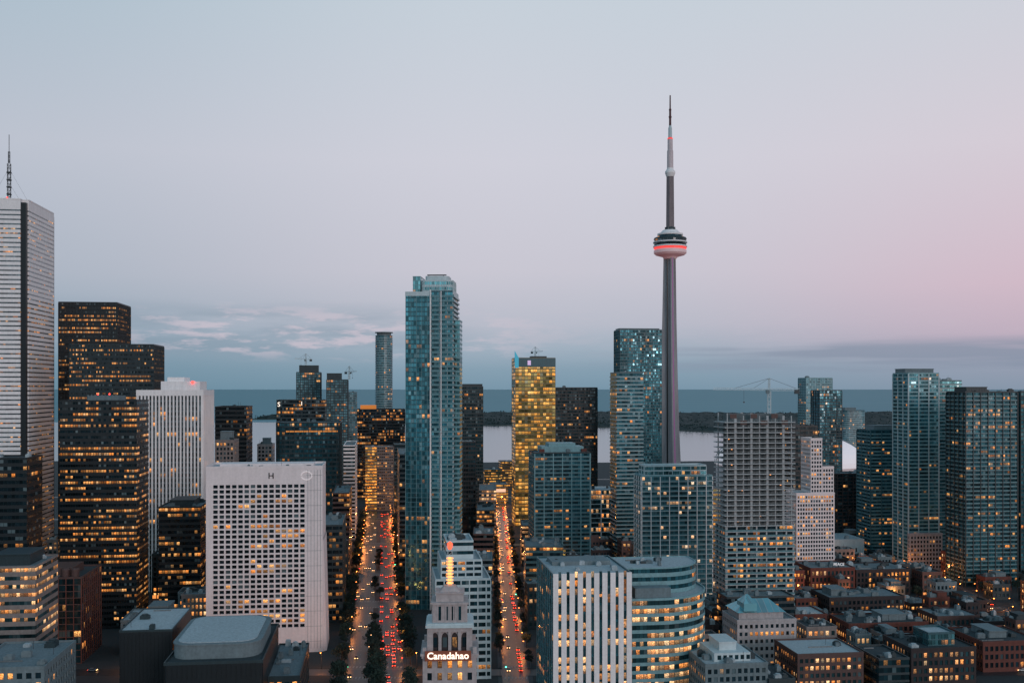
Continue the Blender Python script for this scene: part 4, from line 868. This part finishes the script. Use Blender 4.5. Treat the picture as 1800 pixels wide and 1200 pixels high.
# traffic signals
for c in (545,716,838,990):
    for fn,hw in((AV,AH),(S2,SH)):
        for s in(-1,1):
            r=empty('traffic_signal',(fn(c)+s*(hw+1),c+9*s,.1),0,'traffic signal pole at a crossing of the lit streets','traffic signal','traffic signals at the crossings')
            m=MB(); m.lathe([(.12,0),(.1,5.6)],8); m.bar((0,0,5.4),(-s*3,0,5.5),.1); m.build('pole',dsteel,r)
            m=MB(); m.box(-s*3-.25,-.25,4.7,-s*3+.25,.15,6); m.build('signal_box',dsteel,r)
            m=MB(); m.lathe([(.3,5),(.3,5.4)],10,-s*3,-.22); m.build('signal_light',M['green'] if R.random()<.5 else M['red'],r)
# ================================================================ cars
def mkcar(cname,col):
    bm_=wallmat(cname+'_car_paint',col,.3,.1)
    r=empty('car',(0,0,0),0,cname+' car','car')
    m=MB(); pr=[(-2.2,.35),(2.15,.35),(2.28,.6),(2.2,.78),(1.15,.98),(-1.75,1.02),(-2.25,.9),(-2.28,.55)]
    for s in(-1,1):
        pts=[(p[0],s*.9,p[1]) for p in pr]; m.face(pts if s<0 else pts[::-1])
    n=len(pr)
    for i in range(n):
        a,b=pr[i],pr[(i+1)%n]; m.face([(a[0],-.9,a[1]),(a[0],.9,a[1]),(b[0],.9,b[1]),(b[0],-.9,b[1])])
    m.build('body',bm_,r)
    m=MB(); m.prism(rect(-1.75,-.82,1.05,.82),.99,1.42,p2=rect(-1.25,-.66,.35,.66),top=False); m.build('car_glass',W['black'],r)
    m=MB(); m.prism(rect(-1.26,-.67,.36,.67),1.42,1.48); m.build('car_roof',bm_,r)
    for x in(-1.4,1.4):
        for s in(-1,1):
            m=MB()
            for k in range(12):
                a=math.pi*k/6;b=math.pi*(k+1)/6; y0,y1=s*.72,s*.95
                m.face([(x+.34*math.cos(a),y0,.34+.34*math.sin(a)),(x+.34*math.cos(b),y0,.34+.34*math.sin(b)),(x+.34*math.cos(b),y1,.34+.34*math.sin(b)),(x+.34*math.cos(a),y1,.34+.34*math.sin(a))])
            m.face([(x+.34*math.cos(math.pi*k/6),s*.95,.34+.34*math.sin(math.pi*k/6)) for k in range(12)]); m.build('wheel',tyre,r)
    for s in(-1,1):
        m=MB(); m.box(2.18,s*.65-.2,.55,2.34,s*.65+.2,.78); m.build('headlight',M['head'],r)
        m=MB(); m.box(-2.34,s*.65-.22,.62,-2.24,s*.65+.22,.88); m.build('tail_light',M['tail'],r)
    return r
cars=[(n,mkcar(n,c_)) for n,c_ in(('white',(.5,.5,.5)),('black',(.015,.015,.018)),('silver',(.2,.22,.24)),('red',(.25,.02,.02)))]
usedc=set(); NC=[0]
def car(x,y,a,lab,grp):
    n,p=R.choice(cars) if len(usedc)==4 else cars[len(usedc)]; lab=n+' '+lab; g=n+' '+grp; NC[0]+=1
    if n not in usedc: usedc.add(n); p.location=(x,y,.04); p.rotation_euler=(0,0,a); p['label']=lab; p['group']=g
    else: dup(p,(x,y,.04),a,lab,g)
up=math.pi/2+math.atan(.124); dn=up+math.pi
for lane in(3.4,6.7,10,13.2):
    yy=505+R.uniform(0,12)
    while yy<1240:
        if min(abs(yy-c) for c in CROSS)>8: car(AV(yy)+lane+R.uniform(-.5,.5),yy,up,'car seen from behind with red tail lights on the avenue','cars driving away on the avenue')
        yy+=R.choice([7,8,10,16,28,42]) if yy<720 else R.uniform(14,70)
for lane in(-3.4,-6.7,-10,-13.2):
    yy=505+R.uniform(0,40)
    while yy<1240:
        if min(abs(yy-c) for c in CROSS)>8: car(AV(yy)+lane+R.uniform(-.5,.5),yy,dn,'car with glowing headlights coming along the avenue','cars coming along the avenue')
        yy+=R.uniform(18,105)
for lane,a,l,g in((2.9,math.pi/2+.02,'car with red tail lights on the narrow street','cars leaving on the narrow street'),(-2.9,-math.pi/2+.02,'car with headlights on in the narrow street','cars arriving on the narrow street')):
    yy=540+R.uniform(0,12)
    while yy<1310: car(S2(yy)+lane+R.uniform(-.7,.7),yy,a,l,g); yy+=R.choice([8,9,14,26,48])
for lane,a,l,g in((3,math.pi/2,'car with red tail lights on the right side street','cars leaving on the right side street'),(-3,-math.pi/2,'car with headlights on in the right side street','cars arriving on the right side street')):
    yy=600
    while yy<830: car(S3(yy)+lane,yy,a,l,g); yy+=R.uniform(14,34)
for c in(545,716,838):
    x=-290
    while x<300:
        if abs(x-AV(c))>22: car(x,c+R.choice([-2.5,2.5]),R.choice([0,math.pi]),'car on a cross street between the buildings','cars on the cross streets')
        x+=R.uniform(35,85)
# ================================================================ world, sun, camera
w=bpy.data.worlds.new('World'); sc.world=w; w.use_nodes=True; nt=w.node_tree; L=nt.links.new
bg=nt.nodes['Background']; tc=N(nt,'ShaderNodeTexCoord'); sx=N(nt,'ShaderNodeSeparateXYZ'); L(tc.outputs['Generated'],sx.inputs[0]); X,Yv,Z=sx.outputs
def ramp(fac,st):
    n=N(nt,'ShaderNodeValToRGB'); e=n.color_ramp.elements
    while len(e)<len(st): e.new(.5)
    for q,(p_,c_) in zip(e,st): q.position=p_; q.color=(*lin(c_),1)
    L(fac,n.inputs[0]); return n.outputs[0]
zc=mth(nt,'MULTIPLY',Z,2.)
mid=ramp(zc,[(0,(120,149,168)),(.035,(132,158,176)),(.075,(158,174,190)),(.12,(182,186,200)),(.22,(199,197,209)),(.42,(206,206,217)),(.7,(197,207,217)),(1,(104,138,162))])
left=ramp(zc,[(0,(104,138,157)),(.05,(116,146,165)),(.1,(141,162,180)),(.2,(168,178,193)),(.42,(186,192,205)),(.7,(168,188,202)),(1,(94,132,157))])
right=ramp(zc,[(0,(136,150,169)),(.045,(152,158,177)),(.085,(190,172,189)),(.18,(209,184,198)),(.42,(213,203,213)),(.7,(203,208,217)),(1,(112,142,164))])
def sm(v,a,b):
    n=N(nt,'ShaderNodeMapRange',interpolation_type='SMOOTHSTEP'); L(v,n.inputs[0]); n.inputs[1].default_value=a; n.inputs[2].default_value=b; return n.outputs[0]
col=mixc(nt,sm(X,0,-.5),mid,left); col=mixc(nt,sm(X,.08,.52),col,right)
mp=N(nt,'ShaderNodeMapping'); mp.inputs['Scale'].default_value=(15,15,80); L(tc.outputs['Generated'],mp.inputs[0])
n1=N(nt,'ShaderNodeTexNoise'); n1.inputs['Scale'].default_value=1.3; n1.inputs['Detail'].default_value=9; n1.inputs['Roughness'].default_value=.62; L(mp.outputs[0],n1.inputs[0])
band=mth(nt,'MULTIPLY',sm(Z,.022,.04),sm(Z,.085,.06)); cl=mth(nt,'MULTIPLY',sm(n1.outputs[0],.48,.62),band)
lm=sm(X,.1,-.12); lm=mth(nt,'MULTIPLY',lm,sm(X,-.42,-.26))
mp3=N(nt,'ShaderNodeMapping'); mp3.inputs['Scale'].default_value=(6,6,44); mp3.inputs['Location'].default_value=(1,5,2); L(tc.outputs['Generated'],mp3.inputs[0])
n3=N(nt,'ShaderNodeTexNoise'); n3.inputs['Scale'].default_value=1.; n3.inputs['Detail'].default_value=6; L(mp3.outputs[0],n3.inputs[0])
dkl=mth(nt,'MULTIPLY',mth(nt,'MULTIPLY',sm(n3.outputs[0],.4,.6),band),sm(X,.0,-.15))
col=mixc(nt,mth(nt,'MULTIPLY',dkl,.55),col,lin((132,152,170)))
col=mixc(nt,mth(nt,'MULTIPLY',cl,mth(nt,'MULTIPLY_ADD',lm,.65,.06)),col,lin((204,193,205)))
mp2=N(nt,'ShaderNodeMapping'); mp2.inputs['Scale'].default_value=(3,3,60); mp2.inputs['Location'].default_value=(4,2,1); L(tc.outputs['Generated'],mp2.inputs[0])
n2=N(nt,'ShaderNodeTexNoise'); n2.inputs['Scale'].default_value=1.2; n2.inputs['Detail'].default_value=7; L(mp2.outputs[0],n2.inputs[0])
dk=mth(nt,'MULTIPLY',mth(nt,'MULTIPLY',sm(n2.outputs[0],.42,.6),sm(Z,.05,.035)),sm(Z,.008,.022)); dk=mth(nt,'MULTIPLY',dk,sm(X,.02,.3))
col=mixc(nt,mth(nt,'MULTIPLY',dk,.8),col,lin((134,146,166)))
back=sm(Yv,.1,-.7); col=mixc(nt,back,col,mixc(nt,sm(Z,0,.5),(.58,.63,.69),(.3,.5,.6)))  # sky behind the camera shaped separately, added to light the front faces
col=mixc(nt,sm(Z,-.0,-.02),col,(.015,.045,.06))
sky=N(nt,'ShaderNodeTexSky',sky_type='NISHITA',sun_disc=False); sky.sun_elevation=math.radians(3); sky.sun_rotation=math.radians(140)
col=mixc(nt,.004,col,sky.outputs[0],'ADD')
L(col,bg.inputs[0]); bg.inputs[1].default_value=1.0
s=bpy.data.lights.new('sun','SUN'); s.energy=.8; s.angle=math.radians(18); s.color=(1,.8,.78)
so=bpy.data.objects.new('sun',s); C.objects.link(so)
dirv=Vector((.5,-.85,.2)); so.rotation_euler=dirv.to_track_quat('Z','Y').to_euler()
cam=bpy.data.cameras.new('camera'); co=bpy.data.objects.new('camera',cam); C.objects.link(co); co.location=(0,0,H); co.rotation_euler=(math.pi/2,0,0)
cam.sensor_width=36; cam.lens=36*F/1800; cam.shift_y=82/1800; cam.clip_end=200000; cam.clip_start=1
sc.camera=co
sc.view_settings.view_transform='Standard'; sc.view_settings.look='None'; sc.view_settings.exposure=0
